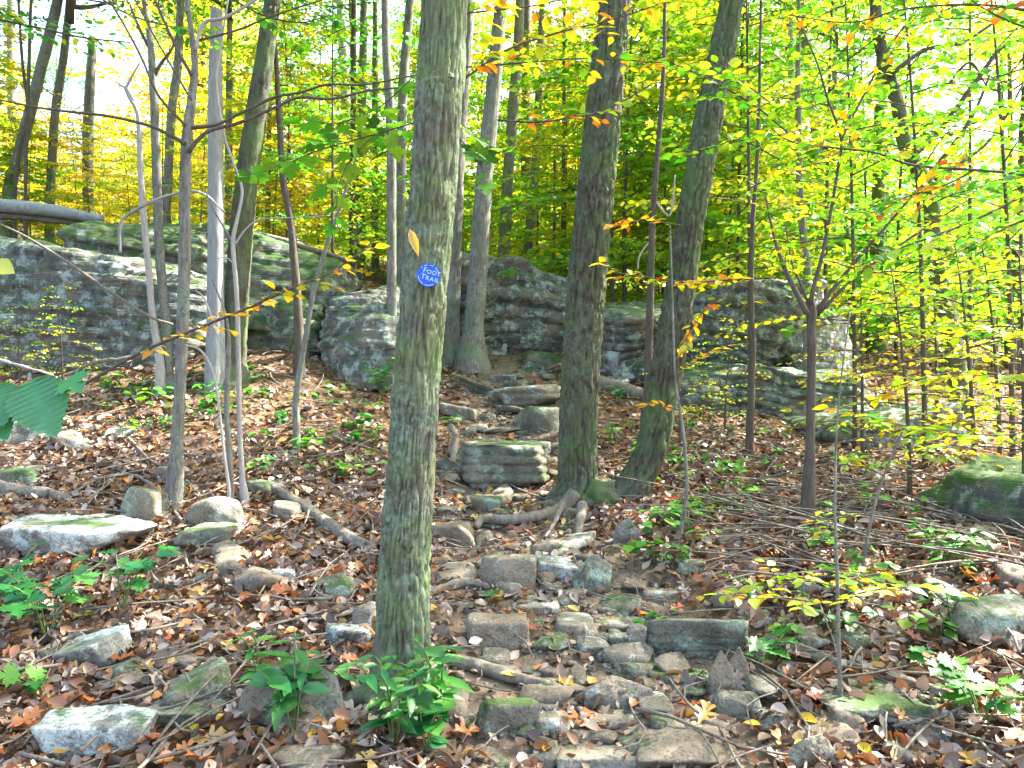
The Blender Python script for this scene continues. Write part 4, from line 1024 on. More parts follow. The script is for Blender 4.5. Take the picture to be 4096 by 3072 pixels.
# understory behind the ledge and to the sides
UL = {'gold': 'slender understory tree with golden leaf sprays behind the outcrops', 'yellow': 'slender understory tree with yellow leaf sprays beyond the ledge', 'lime': 'slender understory tree with yellow-green leaf sprays beyond the ledge', 'green': 'slender understory tree with green leaf sprays deep in the wood'}
def under(x, y, s, p, z=None, name='understory_tree', sx=1.0):
    w, l = UNDER[p][rng.integers(len(UNDER[p]))]
    root = empty(name, (x, y, Hs(x, y)), UL[p], 'understory tree', 'understory trees with %s leaves' % p)
    root.rotation_euler = (0, 0, rng.uniform(0, 6.28)); root.scale = (s * sx, s * sx, s)
    link('trunk', w, root); o = link('crown', l, root); o['kind'] = 'stuff'
    return root
n = 0
while n < 160:
    y = 11.8 + 30 * rng.random() ** 1.3; px = rng.uniform(-350, 4450); x = (px - 2048) / F * y
    if px > 2700 and False: pass
    if y < 13 and 1600 < px < 2400: continue
    s = rng.uniform(.55, 1.25)
    topz = (CAMZ + (1536 - 430) / F * y)
    if 60 < px < 720: s = min(s, (topz - Hs(x, y)) / 6.1)
    if px > 3600: s = min(s, ((CAMZ + (1536 - 560) / F * y) - Hs(x, y)) / 6.1)
    if s < .18: continue
    if px < 1150: p = rng.choice(['gold', 'gold', 'yellow', 'gold', 'lime'])
    elif px < 2400: p = rng.choice(['yellow', 'lime', 'gold', 'yellow', 'lime'])
    elif px < 3400: p = rng.choice(['yellow', 'lime', 'gold', 'lime', 'yellow'])
    else: p = rng.choice(['yellow', 'lime', 'green', 'lime', 'green'])
    under(x, y, s, str(p)); n += 1

for k_ in range(75):
    y = rng.uniform(24, 62); px = rng.uniform(-300, 4400); x = (px - 2048) / F * y; s = rng.uniform(1.0, 1.9)
    if 60 < px < 720: s = min(s, ((CAMZ + (1536 - 520) / F * y) - Hs(x, y)) / 6.1)
    if px > 3650: s = min(s, ((CAMZ + (1536 - 700) / F * y) - Hs(x, y)) / 6.1)
    if s < .4: continue
    under(x, y, s, str(rng.choice(['gold', 'yellow', 'gold'] if px < 1150 else ['yellow', 'lime', 'yellow', 'gold'])), sx=1.25)

# nearer understory with full leaves
NU = [  # px, d, scale, kind, label
 (3420, 7.4, 1.0, 'yellow', 'leafy yellow beech sapling between forked sapling and tilted tree'),
 (3000, 8.6, 1.15, 'yellow', 'tall yellow-leaved sapling behind the twin tree and overhang ledge'),
 (3700, 6.6, .95, 'lime', 'bright green-leaved sapling before the tilted tree'),
 (4050, 7.2, 1.05, 'lime', 'green-leaved sapling at the clearing edge past the tilted tree'),
 (2950, 11.5, 1.3, 'lime', 'green understory sapling rising above the dark overhang'),
 (3880, 9.6, 1.2, 'yellow', 'yellow-leaved sapling behind the foot of the tilted tree'),
 (3300, 11.0, 1.4, 'lime', 'tall lime-leaved sapling above the square ledge end'),
 (1330, 10.8, 1.0, 'lime', 'lime-leaved sapling between snag and marked tree'),
 (650, 11.8, .62, 'yellow', 'low yellow sapling on top of the mossy dome'),
 (2450, 12.0, 1.25, 'yellow', 'yellow-leaved sapling right behind the twin tree'),
]
for px, d, s, kk, lab in NU:
    x = (px - 2048) / F * d; root = empty('leafy_sapling', (x, d, Hs(x, d)), lab, 'sapling', 'leafy saplings near the ledge')
    root.scale = (s, s, s); root.rotation_euler = (0, 0, px * .7)
    link('trunk', UNEAR[kk][0], root); o = link('crown', UNEAR[kk][1], root); o['kind'] = 'stuff'
LU = [(3640, 5.6, .75), (3900, 5.4, .8), (4100, 4.9, .75), (3450, 7.0, .8), (3750, 7.4, .8), (4000, 6.6, .9), (250, 8.3, .45), (80, 7.6, .45), (2720, 7.6, .45), (2900, 7.8, .5)]
LL = ['low yellow-green beech shrub in front of the tilted trunk', 'low beech shrub with yellow leaf layers by the dark bank', 'beech shrub reaching in at the edge of the dark bank', 'small yellow shrub near the bedrock slab',
      'small yellow shrub at the foot of the tilted trunk', 'yellow-green shrub beyond the dark bank', 'tiny yellow shrub below the grey-green rock face', 'tiny shrub with yellow leaves beneath the pale broken ledge', 'small yellow shrub right of the leaning twin trunk', 'small golden shrub below the white-streaked boulder']
for (px, d, s), lab in zip(LU, LL):
    x = (px - 2048) / F * d; root = empty('low_shrub', (x, d, Hs(x, d)), lab, 'shrub', 'low beech shrubs')
    root.scale = (s, s, s); root.rotation_euler = (0, 0, px * .7)
    link('stem', UNEAR['low'][0], root); o = link('foliage', UNEAR['low'][1], root); o['kind'] = 'stuff'

# ------------------------------------------------------------------ near branches with single leaves
def twig_leaves(root, Pp, kinds, size, step, seed, mat=M_BARKD, start=.15, side=None, tw=.25, droop=.15, limit=300, rad=.0025):
    """alternate leaves and short leafy side twigs along a branch; each leaf its own object"""
    r = np.random.default_rng(seed); C = catmull(Pp, 60); L_ = np.linalg.norm(np.diff(C, axis=0), axis=1).sum()
    n = int(L_ * (1 - start) / step); made = 0
    for k_ in range(n):
        t = start + (1 - start) * (k_ + .5) / n; i = min(58, int(t * 59)); b = C[i]; td = norm(C[i + 1] - C[i])
        sdv = norm(np.cross([0, 0, 1.0], td)) * (1 if k_ % 2 else -1)
        if tw and r.random() < .5:
            tdir = norm(td * .7 + sdv * .8 + np.array([0, 0, r.normal(-.05, .15)])); tl = tw * r.uniform(.5, 1.2)
            q = b + tdir * np.linspace(0, tl, 4)[:, None]
            V, T, Q = tube(q, np.linspace(rad, rad * .4, 4), 4, 5); link('twig', mesh_np('twig', V - np.array(root.location), [T, Q], None, [mat]), root)
            m = max(2, int(tl / (step * .8)))
            spots = [(b + tdir * tl * (j + 1) / m, norm(tdir * .6 + np.cross([0, 0, 1.0], tdir) * (1 if j % 2 else -1) * .8)) for j in range(m)]
        else: spots = [(b, norm(td * .5 + sdv * .9))]
        for p_, a_ in spots:
            if made >= limit: return
            a_ = norm(a_ + r.normal(0, .2, 3) + np.array([0, 0, -droop]))
            kk = kinds[r.integers(len(kinds))]
            leaf_obj(root, LFM[kk][r.integers(len(LFM[kk]))], p_, a_, np.array([0, 0, 1]) + r.normal(0, .35, 3), size * r.uniform(.65, 1.2)); made += 1

def bough(name, label, paths, d, kinds, size, step, seed, mat=M_BARKD, cat='branch', **kw):
    Pp, rr = path_px(paths[0], d)
    root = empty(name, tuple(Pp[0]), label, cat)
    for j, b in enumerate(paths):
        Pq = limb(root, b, d, mat, 6)
        twig_leaves(root, Pq, kinds, size, step, seed + j, mat, **kw)
    return root
G, O, Y, LI, GR = ('oval', 'gold'), ('oval', 'orange'), ('oval', 'yellow'), ('oval', 'lime'), ('oval', 'green')
# golden beech bough in front of the outcrop, and others
bough('beech_bough', 'golden-leaved beech bough sloping across in front of the slim stems', [[(340, 1535, 14), (563, 1410, 13), (768, 1322, 12), (958, 1246, 11), (1153, 1158, 9), (1328, 1087, 7), (1476, 980, 5)]], 4.4, [G, G, O, G], .085, .05, 400, M_BARKD, start=.22, tw=.15)
bough('beech_bough', 'orange and yellow beech bough hanging over the twin trunk tops', [[(1750, 400, 9), (2000, 215, 9), (2200, 140, 8), (2420, 85, 7), (2600, 30, 5), (2750, -30, 4)], [(1800, 60, 8), (1980, 40, 7), (2150, 20, 6), (2350, -30, 5)]], 4.2, [O, Y, G, Y], .095, .055, 410, start=.1, tw=.25)
bough('beech_bough', 'thin yellow-leaved bough crossing the left twin trunk', [[(1850, 270, 7), (2100, 250, 7), (2300, 235, 6), (2500, 240, 5), (2650, 250, 4)], [(1990, 480, 8), (2150, 488, 8), (2350, 460, 7), (2480, 410, 6), (2620, 330, 4)]], 4.6, [Y, G, LI, O], .085, .055, 420, start=.1, tw=.2)
bough('beech_bough', 'green beech bough in front of the leaning twin trunk', [[(3150, 530, 9), (3030, 430, 8), (2880, 340, 7), (2780, 290, 6), (2680, 250, 4)], [(3080, 410, 6), (2960, 320, 5), (2850, 240, 4)], [(3120, 640, 7), (2960, 560, 6), (2850, 590, 5), (2700, 610, 4)]], 5.0, [GR, LI, LI, Y], .085, .05, 430, start=.05, tw=.25)
bough('beech_bough', 'orange-leaved low bough hiding the twin trunk middle', [[(3100, 1110, 8), (2900, 1120, 7), (2750, 1130, 7), (2600, 1110, 6), (2430, 1085, 4)], [(2900, 1180, 5), (2820, 1240, 4), (2760, 1330, 3)]], 5.2, [O, G, Y, O], .08, .045, 440, start=.1, tw=.22)
bough('beech_bough', 'small orange bough between the two trunks of the twin tree', [[(2720, 900, 5), (2640, 890, 5), (2560, 880, 4), (2470, 905, 3)]], 5.3, [O, O, G], .08, .045, 445, start=.1, tw=.2)
bough('beech_bough', 'long dark bough with green leaves reaching in over the tilted trunk', [[(4300, 760, 16), (4096, 700, 13), (3900, 680, 11), (3650, 660, 10), (3500, 610, 9), (3330, 590, 8), (3150, 560, 6), (3000, 430, 4)], [(3900, 680, 8), (3780, 740, 7), (3620, 790, 6), (3500, 860, 4)]], 4.8, [GR, LI, GR, O], .09, .06, 450, start=.05, tw=.3)
bough('beech_bough', 'bough of green and red-brown leaves hanging in at the sky gap', [[(4200, 60, 16), (4000, 25, 12), (3800, 20, 10), (3600, 40, 8), (3400, 90, 6), (3150, 60, 4)], [(4250, 160, 12), (4050, 90, 9), (3930, 30, 7), (3850, -30, 6)]], 4.5, [GR, O, LI, O], .09, .07, 460, start=.05, tw=.25)
bough('beech_bough', 'long yellow-green bough sweeping above the dark bank', [[(4300, 640, 12), (4096, 780, 11), (3900, 880, 9), (3720, 950, 8), (3560, 1010, 6), (3450, 1080, 4)], [(4250, 820, 9), (4050, 900, 8), (3850, 1000, 6), (3700, 1060, 4)]], 4.6, [LI, Y, GR, LI], .085, .05, 470, start=.05, tw=.3)
bough('beech_bough', 'yellow leaf layer reaching in from the dark bank', [[(4300, 1460, 9), (4096, 1500, 8), (3900, 1490, 7), (3750, 1500, 6), (3600, 1540, 4)], [(4300, 1720, 8), (4000, 1740, 7), (3800, 1730, 6), (3600, 1700, 5), (3400, 1650, 3)], [(4250, 1330, 7), (4080, 1330, 6), (3950, 1320, 5), (3830, 1330, 3)]], 4.0, [Y, G, LI, Y], .08, .045, 480, start=.02, tw=.28)
bough('maple_bough', 'translucent green maple leaves hanging beside the marked trunk', [[(1690, 480, 7), (1560, 520, 6), (1420, 560, 6), (1250, 610, 5), (1080, 690, 4)], [(1660, 300, 6), (1530, 420, 5), (1400, 480, 4), (1300, 500, 3)], [(1500, 540, 4), (1400, 640, 4), (1340, 780, 3)]], 5.0, [('maple', 'lime'), ('maple', 'lime'), ('maple', 'green')], .13, .075, 490, start=.05, tw=.25)
bough('maple_bough', 'small green maple spray just past the marked trunk', [[(1800, 520, 5), (1880, 600, 4), (1940, 690, 3)], [(1830, 480, 4), (1920, 560, 4), (2000, 600, 3)]], 5.4, [('maple', 'lime'), ('maple', 'green')], .12, .06, 495, start=.1, tw=.2)
bough('beech_bough', 'green leafy bough overhanging the grey sapling fork', [[(-100, 60, 10), (150, 110, 9), (330, 150, 7), (520, 170, 5)], [(350, -40, 8), (520, 60, 7), (700, 110, 6), (850, 150, 4)], [(900, -20, 8), (1050, 60, 7), (1200, 90, 6), (1320, 60, 4)]], 7.0, [GR, LI, GR, Y], .095, .06, 500, start=.05, tw=.45)

# the forked beech sapling on the far side of the trail
fs = tree_px('forked_beech_sapling', 'reddish-brown sapling forking like a candelabra amid yellow leaves', [(3228, 2118, 50), (3241, 1768, 36), (3246, 1466, 34), (3246, 1300, 36), (3244, 1235, 40), (3240, 1190, 24)], 5.2, M_BARKD, 20, 120, (.003, 70, 10), None, 0, 140, 1.25)
NB = [[(3228, 1255, 26), (3154, 1107, 20), (3115, 1010, 15), (3092, 928, 11), (3060, 780, 7)],
      [(3240, 1220, 22), (3262, 1120, 18), (3287, 1030, 16), (3328, 820, 14), (3353, 666, 12), (3364, 553, 11), (3307, 384, 9), (3266, 246, 8), (3174, 41, 6)],
      [(3364, 560, 9), (3451, 389, 9), (3563, 180, 8), (3661, 51, 7), (3720, -40, 5)],
      [(3265, 1245, 20), (3379, 1097, 15), (3512, 943, 12), (3635, 800, 9), (3760, 660, 6)],
      [(3270, 1260, 16), (3410, 1118, 13), (3615, 970, 10), (3870, 800, 6)],
      [(3235, 1220, 13), (3200, 1130, 10), (3170, 1060, 7), (3140, 900, 5)]]
tot = 0
for j, b in enumerate(NB):
    Pq = limb(fs, b, 5.2 + .12 * (j - 2), M_BARKD, 8)
    twig_leaves(fs, Pq, [Y, LI, LI, G], .08, .06, 520 + j, start=.25, tw=.4, limit=48)

# beech seedlings by the trail with level leaf layers
def seedling(label, px, py, pts, layers, seed, d=None, kinds=(Y, G, Y, LI), size=.065):
    g = ground(px, py); d = g[1]
    Pp, rr = path_px([(px, py + 10, pts[0][2])] + pts, d)
    root = empty('beech_seedling', tuple(g), label, 'sapling')
    V, T, Q = tube(Pp, rr, 8, 50); link('stem', mesh_np('stem', V - g, [T, Q], None, [M_BARKG]), root)
    for j, b in enumerate(layers):
        Pq = limb(root, b, d, M_BARKD, 5); twig_leaves(root, Pq, list(kinds), size, .035, seed + j, start=.1, tw=.17, limit=70, droop=.02)
    return root
seedling('thin beech seedling holding a level layer of yellow leaves over the trail side', 3365, 2830, [(3355, 2600, 18), (3348, 2300, 15), (3340, 2050, 12), (3342, 1900, 10), (3345, 1750, 8), (3364, 1517, 7), (3400, 1250, 6)],
         [[(3345, 2420, 8), (3200, 2400, 7, 2.95), (3050, 2380, 6, 3.0), (2950, 2370, 4, 3.05)], [(3348, 2400, 8), (3500, 2360, 7, 2.9), (3680, 2350, 6, 2.9), (3850, 2380, 4, 2.95)], [(3346, 2360, 7), (3420, 2310, 6, 3.4), (3560, 2290, 4, 3.6)], [(3345, 2350, 6), (3200, 2310, 5, 3.4), (3080, 2300, 4, 3.5)]], 600)
seedling('twisted beech seedling standing behind the level yellow leaf layer', 3440, 2330, [(3470, 2150, 14), (3510, 1980, 12), (3560, 1840, 10), (3620, 1700, 8)],
         [[(3490, 2060, 7), (3400, 2060, 6), (3300, 2110, 4)], [(3530, 1900, 7), (3440, 1860, 6), (3350, 1840, 4)], [(3560, 1840, 6), (3680, 1800, 5), (3800, 1790, 4)]], 620)
seedling('crooked whip sapling beside the twin trunk with few orange leaves', 2715, 2170, [(2745, 1980, 16), (2740, 1800, 14), (2720, 1640, 12), (2700, 1500, 9), (2690, 1200, 8), (2680, 900, 6)],
         [[(2720, 1640, 6), (2640, 1620, 4), (2590, 1610, 3)], [(2690, 1500, 5), (2780, 1440, 4), (2860, 1400, 3)]], 640, kinds=(O, G))

# ------------------------------------------------------------------ green plants near the camera
def plant(name, label, px, py, stems, kinds, size, n, seed, spread=.25, hgt=.3, cat='plant', mat=M_GREEN):
    g = ground(px, py); r = np.random.default_rng(seed)
    root = empty(name, tuple(g), label, cat)
    M_ST = M_STEM
    for s in range(stems):
        a = r.uniform(0, 6.28); tip = np.array([math.cos(a) * spread * r.uniform(.2, 1), math.sin(a) * spread * r.uniform(.2, 1), hgt * r.uniform(.7, 1.1)])
        q = np.array([(0, 0, -.03), tip * np.array([.25, .25, .5]), tip * np.array([.6, .6, .85]), tip])
        V, T, Q = tube(q, [.004, .0035, .003, .0015], 5, 10); link('stem', mesh_np('stem', V, [T, Q], None, [M_ST]), root)
        for k_ in range(n):
            t = .3 + .7 * (k_ + 1) / n; c_ = catmull(q, 20)[min(19, int(t * 19))]
            a2 = a + k_ * 2.4; ax = np.array([math.cos(a2), math.sin(a2), r.uniform(-.25, .25)])
            kk = kinds[r.integers(len(kinds))]
            leaf_obj(root, LFM[kk][r.integers(len(LFM[kk]))], np.array(root.location) + c_, ax, np.array([0, -.25, 1]) + r.normal(0, .25, 3), size * r.uniform(.6, 1.15))
    return root
M_STEM = plain_mat('green_stem', (.12, .16, .04), .6)
MG, ML, LG, LLm, BG, BY, TG = ('maple', 'deep'), ('maple', 'green'), ('lance', 'deep'), ('lance', 'green'), ('broad', 'deep'), ('broad', 'yellow'), ('toothed', 'deep')
plant('maple_seedling', 'cluster of dark green maple seedling leaves on the leafy slope', 190, 2560, 6, [MG], .125, 4, 700, .34, .33)
plant('maple_seedling', 'maple seedling with one yellow leaf beside the dark cluster', 480, 2480, 4, [MG, MG, MG], .12, 4, 701, .25, .3)
plant('maple_seedling', 'maple seedling at the frame edge under the sunlit slab', 40, 2450, 4, [MG], .13, 4, 702, .25, .3)
plant('maple_seedling', 'small light green maple seedling above the whitish flat rock', 190, 2800, 2, [ML], .10, 4, 703, .15, .1)
plant('maple_seedling', 'green maple seedling spreading at the lower slope beside the log end', 3930, 2900, 5, [MG, ML], .10, 5, 704, .3, .22)
plant('maple_seedling', 'small maple seedling between the dark slab and fallen log', 3090, 2660, 2, [MG], .10, 4, 705, .15, .12)
plant('maple_seedling', 'two-leaved maple seedling in the gap of the stone steps', 1955, 2425, 1, [MG], .07, 3, 706, .08, .1)
plant('leafy_herb', 'lance-leaved green herb growing at the foot of the marked trunk', 1760, 2960, 6, [LG, LG, LLm], .12, 8, 710, .22, .34)
plant('leafy_herb', 'spiky green herb in front of the marked trunk roots', 1580, 3010, 5, [LG, LLm], .11, 9, 711, .16, .34)
plant('leafy_herb', 'round-leaved green herb beside the lance-leaved one', 1700, 3040, 4, [BG], .10, 5, 712, .2, .2)
plant('leafy_herb', 'arching pointed-leaved plant before the big lichened boulder', 1180, 2960, 5, [LG, ('oval', 'deep')], .15, 6, 713, .28, .32)
plant('leafy_herb', 'pale flowering herb left of the lichened boulder', 1040, 2780, 3, [LLm], .08, 7, 714, .12, .26)
plant('leafy_herb', 'three-leaved green seedling by the marked trunk root', 1385, 2760, 2, [LG], .10, 3, 715, .1, .1)
plant('leafy_herb', 'green herb sprouting by the stone steps behind the marked trunk', 1790, 1790, 3, [LLm, LG], .11, 6, 716, .15, .3)
plant('leafy_herb', 'green seedling beside the fallen log on the lower slope', 3340, 2540, 3, [BG], .075, 4, 717, .2, .12)
plant('leafy_herb', 'fern-like green herb on the shaded bank', 3760, 2270, 6, [LG, LLm], .10, 7, 718, .3, .2)
plant('leafy_herb', 'small green herb on the bank above the mossy lichen rock', 3800, 2520, 3, [LG], .08, 6, 719, .15, .2)
plant('leafy_herb', 'green herb between the two trunks of the twin tree', 2440, 1790, 4, [LLm, LG], .10, 6, 720, .2, .25)
plant('leafy_herb', 'green seedlings by the fallen brown log', 2480, 1620, 4, [LG, BG], .10, 5, 721, .25, .2)
plant('leafy_herb', 'green shrub sprig behind the marked trunk on the bank', 1530, 1600, 5, [MG, ML], .10, 5, 722, .25, .45)
# big leaves hanging in close to the camera
root = empty('viburnum_branch', tuple(P(-150, 1560, 1.9)), 'twig with large toothed green leaves poking in near the camera', 'branch')
limb(root, [(-260, 1560, 10), (-100, 1570, 8), (60, 1560, 6), (150, 1540, 5), (260, 1560, 3)], 1.9, M_BARKG)
for (x, y), (tx, ty), s, kk in (((120, 1520), (190, 1700), .165, TG), ((-20, 1540), (-10, 1680), .12, TG), ((270, 1510), (350, 1590), .085, MG), ((-20, 1660), (20, 1760), .09, TG)):
    a = P(x, y, 1.9); b = P(tx, ty, 1.82)
    leaf_obj(root, LFM[kk][1], a, b - a, (0.1, -1, .55), s)
root = empty('hanging_leaf', tuple(P(0, 1090, 3.4)), 'pale yellow-green leaf tip at the frame edge before the outcrop', 'leaf')
leaf_obj(root, LFM[BY][1], P(-30, 1050, 3.4), P(60, 1090, 3.4) - P(-30, 1050, 3.4), (0, -1, .6), .1)

# ground seedlings scattered on the bank: many small copies
sg = []
for k_ in range(4):
    r = np.random.default_rng(40 + k_); g = Geo(); m = 6
    a = r.uniform(0, 6.28, m); pos = np.stack([np.cos(a) * .05, np.sin(a) * .05, r.uniform(.06, .14, m)], -1)
    leaves(g, 'broad', pos, np.stack([np.cos(a), np.sin(a), r.normal(-.1, .2, m)], -1), np.array([0, -.2, 1]) + r.normal(0, .25, (m, 3)), r.uniform(.05, .09, m), pal(r, {'green': 1, 'lime': .6}, m))
    V, T, Q = tube([(0, 0, -.03), (0, 0, .05), (.01, 0, .12)], [.003, .0025, .001], 4, 4); g.add(V, T, Q, (.1, .15, .03)); sg.append(g.mesh('seedling', [M_GREEN]))
rng = np.random.default_rng(17)
spots = [(rng.uniform(430, 1150), rng.uniform(1500, 1760)) for _ in range(45)] + [(rng.uniform(1000, 1560), rng.uniform(1600, 1950)) for _ in range(28)] + [(rng.uniform(2600, 3900), rng.uniform(1750, 2600)) for _ in range(50)] + [(rng.uniform(2450, 2900), rng.uniform(1650, 2300)) for _ in range(20)]
for i_, (px, py) in enumerate(spots):
    g = ground(px, py); o = link('ground_seedling', sg[i_ % 4], None, tuple(g)); s = rng.uniform(.7, 1.4); o.scale = (s, s, s); o.rotation_euler = (0, 0, rng.uniform(0, 6.28))
    tagit(o, 'tiny green seedling sprouting through the dead leaves', 'seedling', 'green seedlings on the forest floor')

# ------------------------------------------------------------------ logs, roots and dead branches
def log_px(name, label, pts, mat=M_DEAD, seed=1, lift=.5, d=None, nseg=18, rings=90, bark=(.008, 40, 5), cat='log'):
    q = []
    for t_ in pts:
        if d is None:
            g = ground(t_[0], t_[1]); r_ = t_[2] * g[1] / F / 2; q.append((g[0], g[1], g[2] + r_ * lift, r_))
        else:
            dd = t_[3] if len(t_) > 3 else d; p_ = P(t_[0], t_[1], dd); q.append((*p_, t_[2] * dd / F / 2))
    q = np.array(q); o_ = q[0, :3].copy()
    V, T, Q = tube(q[:, :3] - o_, q[:, 3], nseg, rings, bark, seed)
    return tagit(link(name, mesh_np(name, V, [T, Q], None, [mat]), None, tuple(o_)), label, cat)
log_px('fallen_log', 'pale weathered log lying across the top of the bank', [(-120, 805, 52), (15, 822, 54), (200, 842, 50), (410, 878, 34)], M_SNAG, 1, d=11.0)
log_px('fallen_log', 'dark underside log beneath the pale weathered log', [(-100, 860, 34), (60, 862, 36), (240, 880, 32), (400, 895, 24)], M_DEAD, 2, d=11.1)
log_px('fallen_log', 'split brown log lying behind the twin trunks', [(2360, 1555, 66), (2450, 1570, 62), (2570, 1600, 50), (2660, 1615, 34)], M_DEAD, 3, .8)
log_px('fallen_log', 'slanting dead log on the leafy bank above the marked trunk', [(1090, 1965, 34), (1180, 2030, 46), (1300, 2110, 50), (1400, 2180, 50), (1490, 2215, 40)], M_DEAD, 4, .9)
log_px('fallen_log', 'long straight fallen log crossing the slope under the thin seedling', [(3060, 2575, 36), (3200, 2625, 44), (3400, 2690, 42), (3600, 2745, 40), (3850, 2815, 34)], M_DEAD, 5, 1.0)
log_px('fallen_log', 'rotten dark log on the slope near the lichen-white slab', [(-60, 1960, 66), (60, 1985, 62), (180, 1990, 50), (280, 2010, 30)], M_DEAD, 6, .6)
log_px('fallen_log', 'dark log among brush before the tilted tree', [(3390, 1560, 40), (3480, 1620, 42), (3580, 1670, 40), (3700, 1720, 30)], M_DEAD, 7, .9)
log_px('exposed_root', 'thick grey root crossing the trail beside the marked trunk', [(1800, 2660, 50), (1900, 2690, 56), (2000, 2720, 56), (2110, 2745, 48), (2230, 2770, 34), (2280, 2775, 18)], M_DEAD, 8, .8, cat='root')
log_px('exposed_root', 'flat root edge under the tan slab by the marked trunk', [(1710, 2390, 34), (1800, 2360, 36), (1880, 2350, 40), (1950, 2365, 24)], M_DEAD, 9, .8, cat='root')
log_px('dead_branch', 'crooked dead branch along the bottom of the slope', [(3200, 2870, 16), (3330, 2885, 26), (3480, 2890, 30), (3600, 2925, 32), (3700, 2960, 30), (3800, 2985, 20)], M_DEAD, 10, 1.2, nseg=10, cat='branch')
log_px('dead_branch', 'upright crooked root by the upper steps', [(1800, 1700, 18, 6.7), (1825, 1745, 26, 6.6), (1815, 1800, 28, 6.5), (1810, 1850, 18, 6.4)], M_DEAD, 11, d=6.5, nseg=10, cat='branch')
log_px('dead_branch', 'bent dead stick arching over the green block', [(250, 2010, 10), (400, 1935, 12), (540, 1925, 13), (640, 1990, 12), (720, 2090, 10), (750, 2160, 7)], M_DEAD, 12, 3.0, nseg=8, cat='branch')
log_px('dead_branch', 'thin straight stick crossing the grey sapling foot', [(520, 1775, 11), (600, 1860, 12), (720, 1920, 12), (800, 2000, 10), (890, 2130, 7)], M_DEAD, 13, 3.0, nseg=8, cat='branch')
log_px('dead_branch', 'short grey branch stub beside the blue-grey rock wedge', [(460, 2535, 26), (540, 2510, 28), (620, 2500, 22)], M_SNAG, 14, 1.0, nseg=10, cat='branch')
log_px('dead_branch', 'dark stick leaning under the maple seedlings', [(140, 2640, 22), (240, 2590, 26), (340, 2550, 26), (400, 2530, 16)], M_DEAD, 15, 1.4, nseg=10, cat='branch')
log_px('dead_branch', 'pale stick lying at the edge of the leafy slope', [(0, 1440, 12), (90, 1465, 12), (190, 1495, 9), (260, 1530, 6)], M_PALE, 16, d=6.6, nseg=8, cat='branch')
log_px('dead_branch', 'long bent branch resting before the grey-green rock face', [(270, 1500, 12, 7.2), (380, 1450, 14, 7.2), (520, 1430, 14, 7.2), (650, 1400, 10, 7.2)], M_DEAD, 17, d=7.2, nseg=8, cat='branch')
log_px('dead_branch', 'grey arching dead branch over the mossy dome', [(480, 1010, 10, 7.4), (485, 890, 12, 7.4), (560, 830, 12, 7.4), (680, 780, 11, 7.4), (800, 770, 10, 7.4), (900, 850, 8, 7.4)], M_SNAG, 18, d=7.4, nseg=8, cat='branch')
log_px('dead_branch', 'stick lying among brush below the bedrock slab', [(2900, 1600, 12), (3050, 1640, 14), (3250, 1680, 13), (3450, 1700, 9)], M_DEAD, 19, 2.0, nseg=8, cat='branch')
log_px('dead_branch', 'fallen limb behind the furrowed leaning trunk', [(1000, 930, 22), (1120, 960, 24), (1260, 1000, 22), (1420, 1050, 14)], M_DEAD, 20, d=10.2, nseg=10, cat='branch')
# brush of bare twigs on the far slope: one mass
ge = Geo(); r = np.random.default_rng(61)
for k_ in range(170):
    px, py = r.uniform(3000, 4300), r.uniform(1640, 2350); g = ground(px, py); L_ = r.uniform(.4, 1.2); a = r.normal(2.6, .5) if r.random() < .5 else r.uniform(0, 6.28)
    t = np.linspace(0, 1, 5); q = g + np.stack([np.cos(a) * L_ * t, np.sin(a) * L_ * t * .6, .05 + r.uniform(.02, .35) * t * L_ - .1 * t * t], -1)
    q[:, 2] = np.maximum(q[:, 2], H(q[:, 0], q[:, 1]) + .02)
    V, T, Q = tube(q, np.linspace(.006, .002, 5) * r.uniform(.6, 1.5), 4, 7); ge.add(V, T, Q)
tagit(link('brush_litter', ge.mesh('brush_litter', [M_DEAD], cols=False)), 'tangle of bare grey brush twigs on the slope', 'brush', None, 'stuff')

# ------------------------------------------------------------------ trail marker
dm = 3.2
c0 = P(1714, 1101, 3.085)
mk = empty('trail_marker', tuple(c0), 'round blue disc reading foot trail nailed to the trunk', 'trail marker')
mk.rotation_euler = (R(90), R(15), R(4))
rad_ = 94 * 3.085 / F / 2
bm = bmesh.new()
bmesh.ops.create_cone(bm, cap_ends=True, segments=64, radius1=rad_, radius2=rad_, depth=.003)
bmesh.ops.bevel(bm, geom=[e for e in bm.edges if len(e.link_faces) == 2 and e.calc_face_angle(0) > 1], offset=.0008, segments=2, affect='EDGES')
me = bpy.data.meshes.new('disc'); bm.to_mesh(me); bm.free(); me.materials.append(M_BLUE); link('disc', me, mk)
bm = bmesh.new(); bmesh.ops.create_uvsphere(bm, u_segments=16, v_segments=8, radius=.0042); bmesh.ops.scale(bm, vec=(1, 1, .5), verts=bm.verts)
me = bpy.data.meshes.new('nail'); bm.to_mesh(me); bm.free(); me.materials.append(M_NAIL); link('nail', me, mk, (.001, rad_ * .57, .002))
def text(body, size, x, y):
    cu = bpy.data.curves.new('t', 'FONT'); cu.body = body; cu.size = size; cu.extrude = .0003; cu.offset = .0003; cu.align_x = 'LEFT'
    o = bpy.data.objects.new('t', cu); col.objects.link(o)
    dg = bpy.context.evaluated_depsgraph_get(); me_ = bpy.data.meshes.new_from_object(o.evaluated_get(dg))
    w = max(v.co.x for v in me_.vertices); bpy.data.objects.remove(o); me_.materials.clear(); me_.materials.append(M_LET)
    link('letter', me_, mk, (x, y, .0020)); return w
x = -rad_ * .52
for word, yb in (('FOOT', .14), ('TRAIL', -.42)):
    x = -rad_ * (.55 if word == 'FOOT' else .60)
    for i_, ch in enumerate(word):
        w = text(ch, rad_ * (.62 if i_ == 0 else .50), x, rad_ * yb); x += w + rad_ * .05
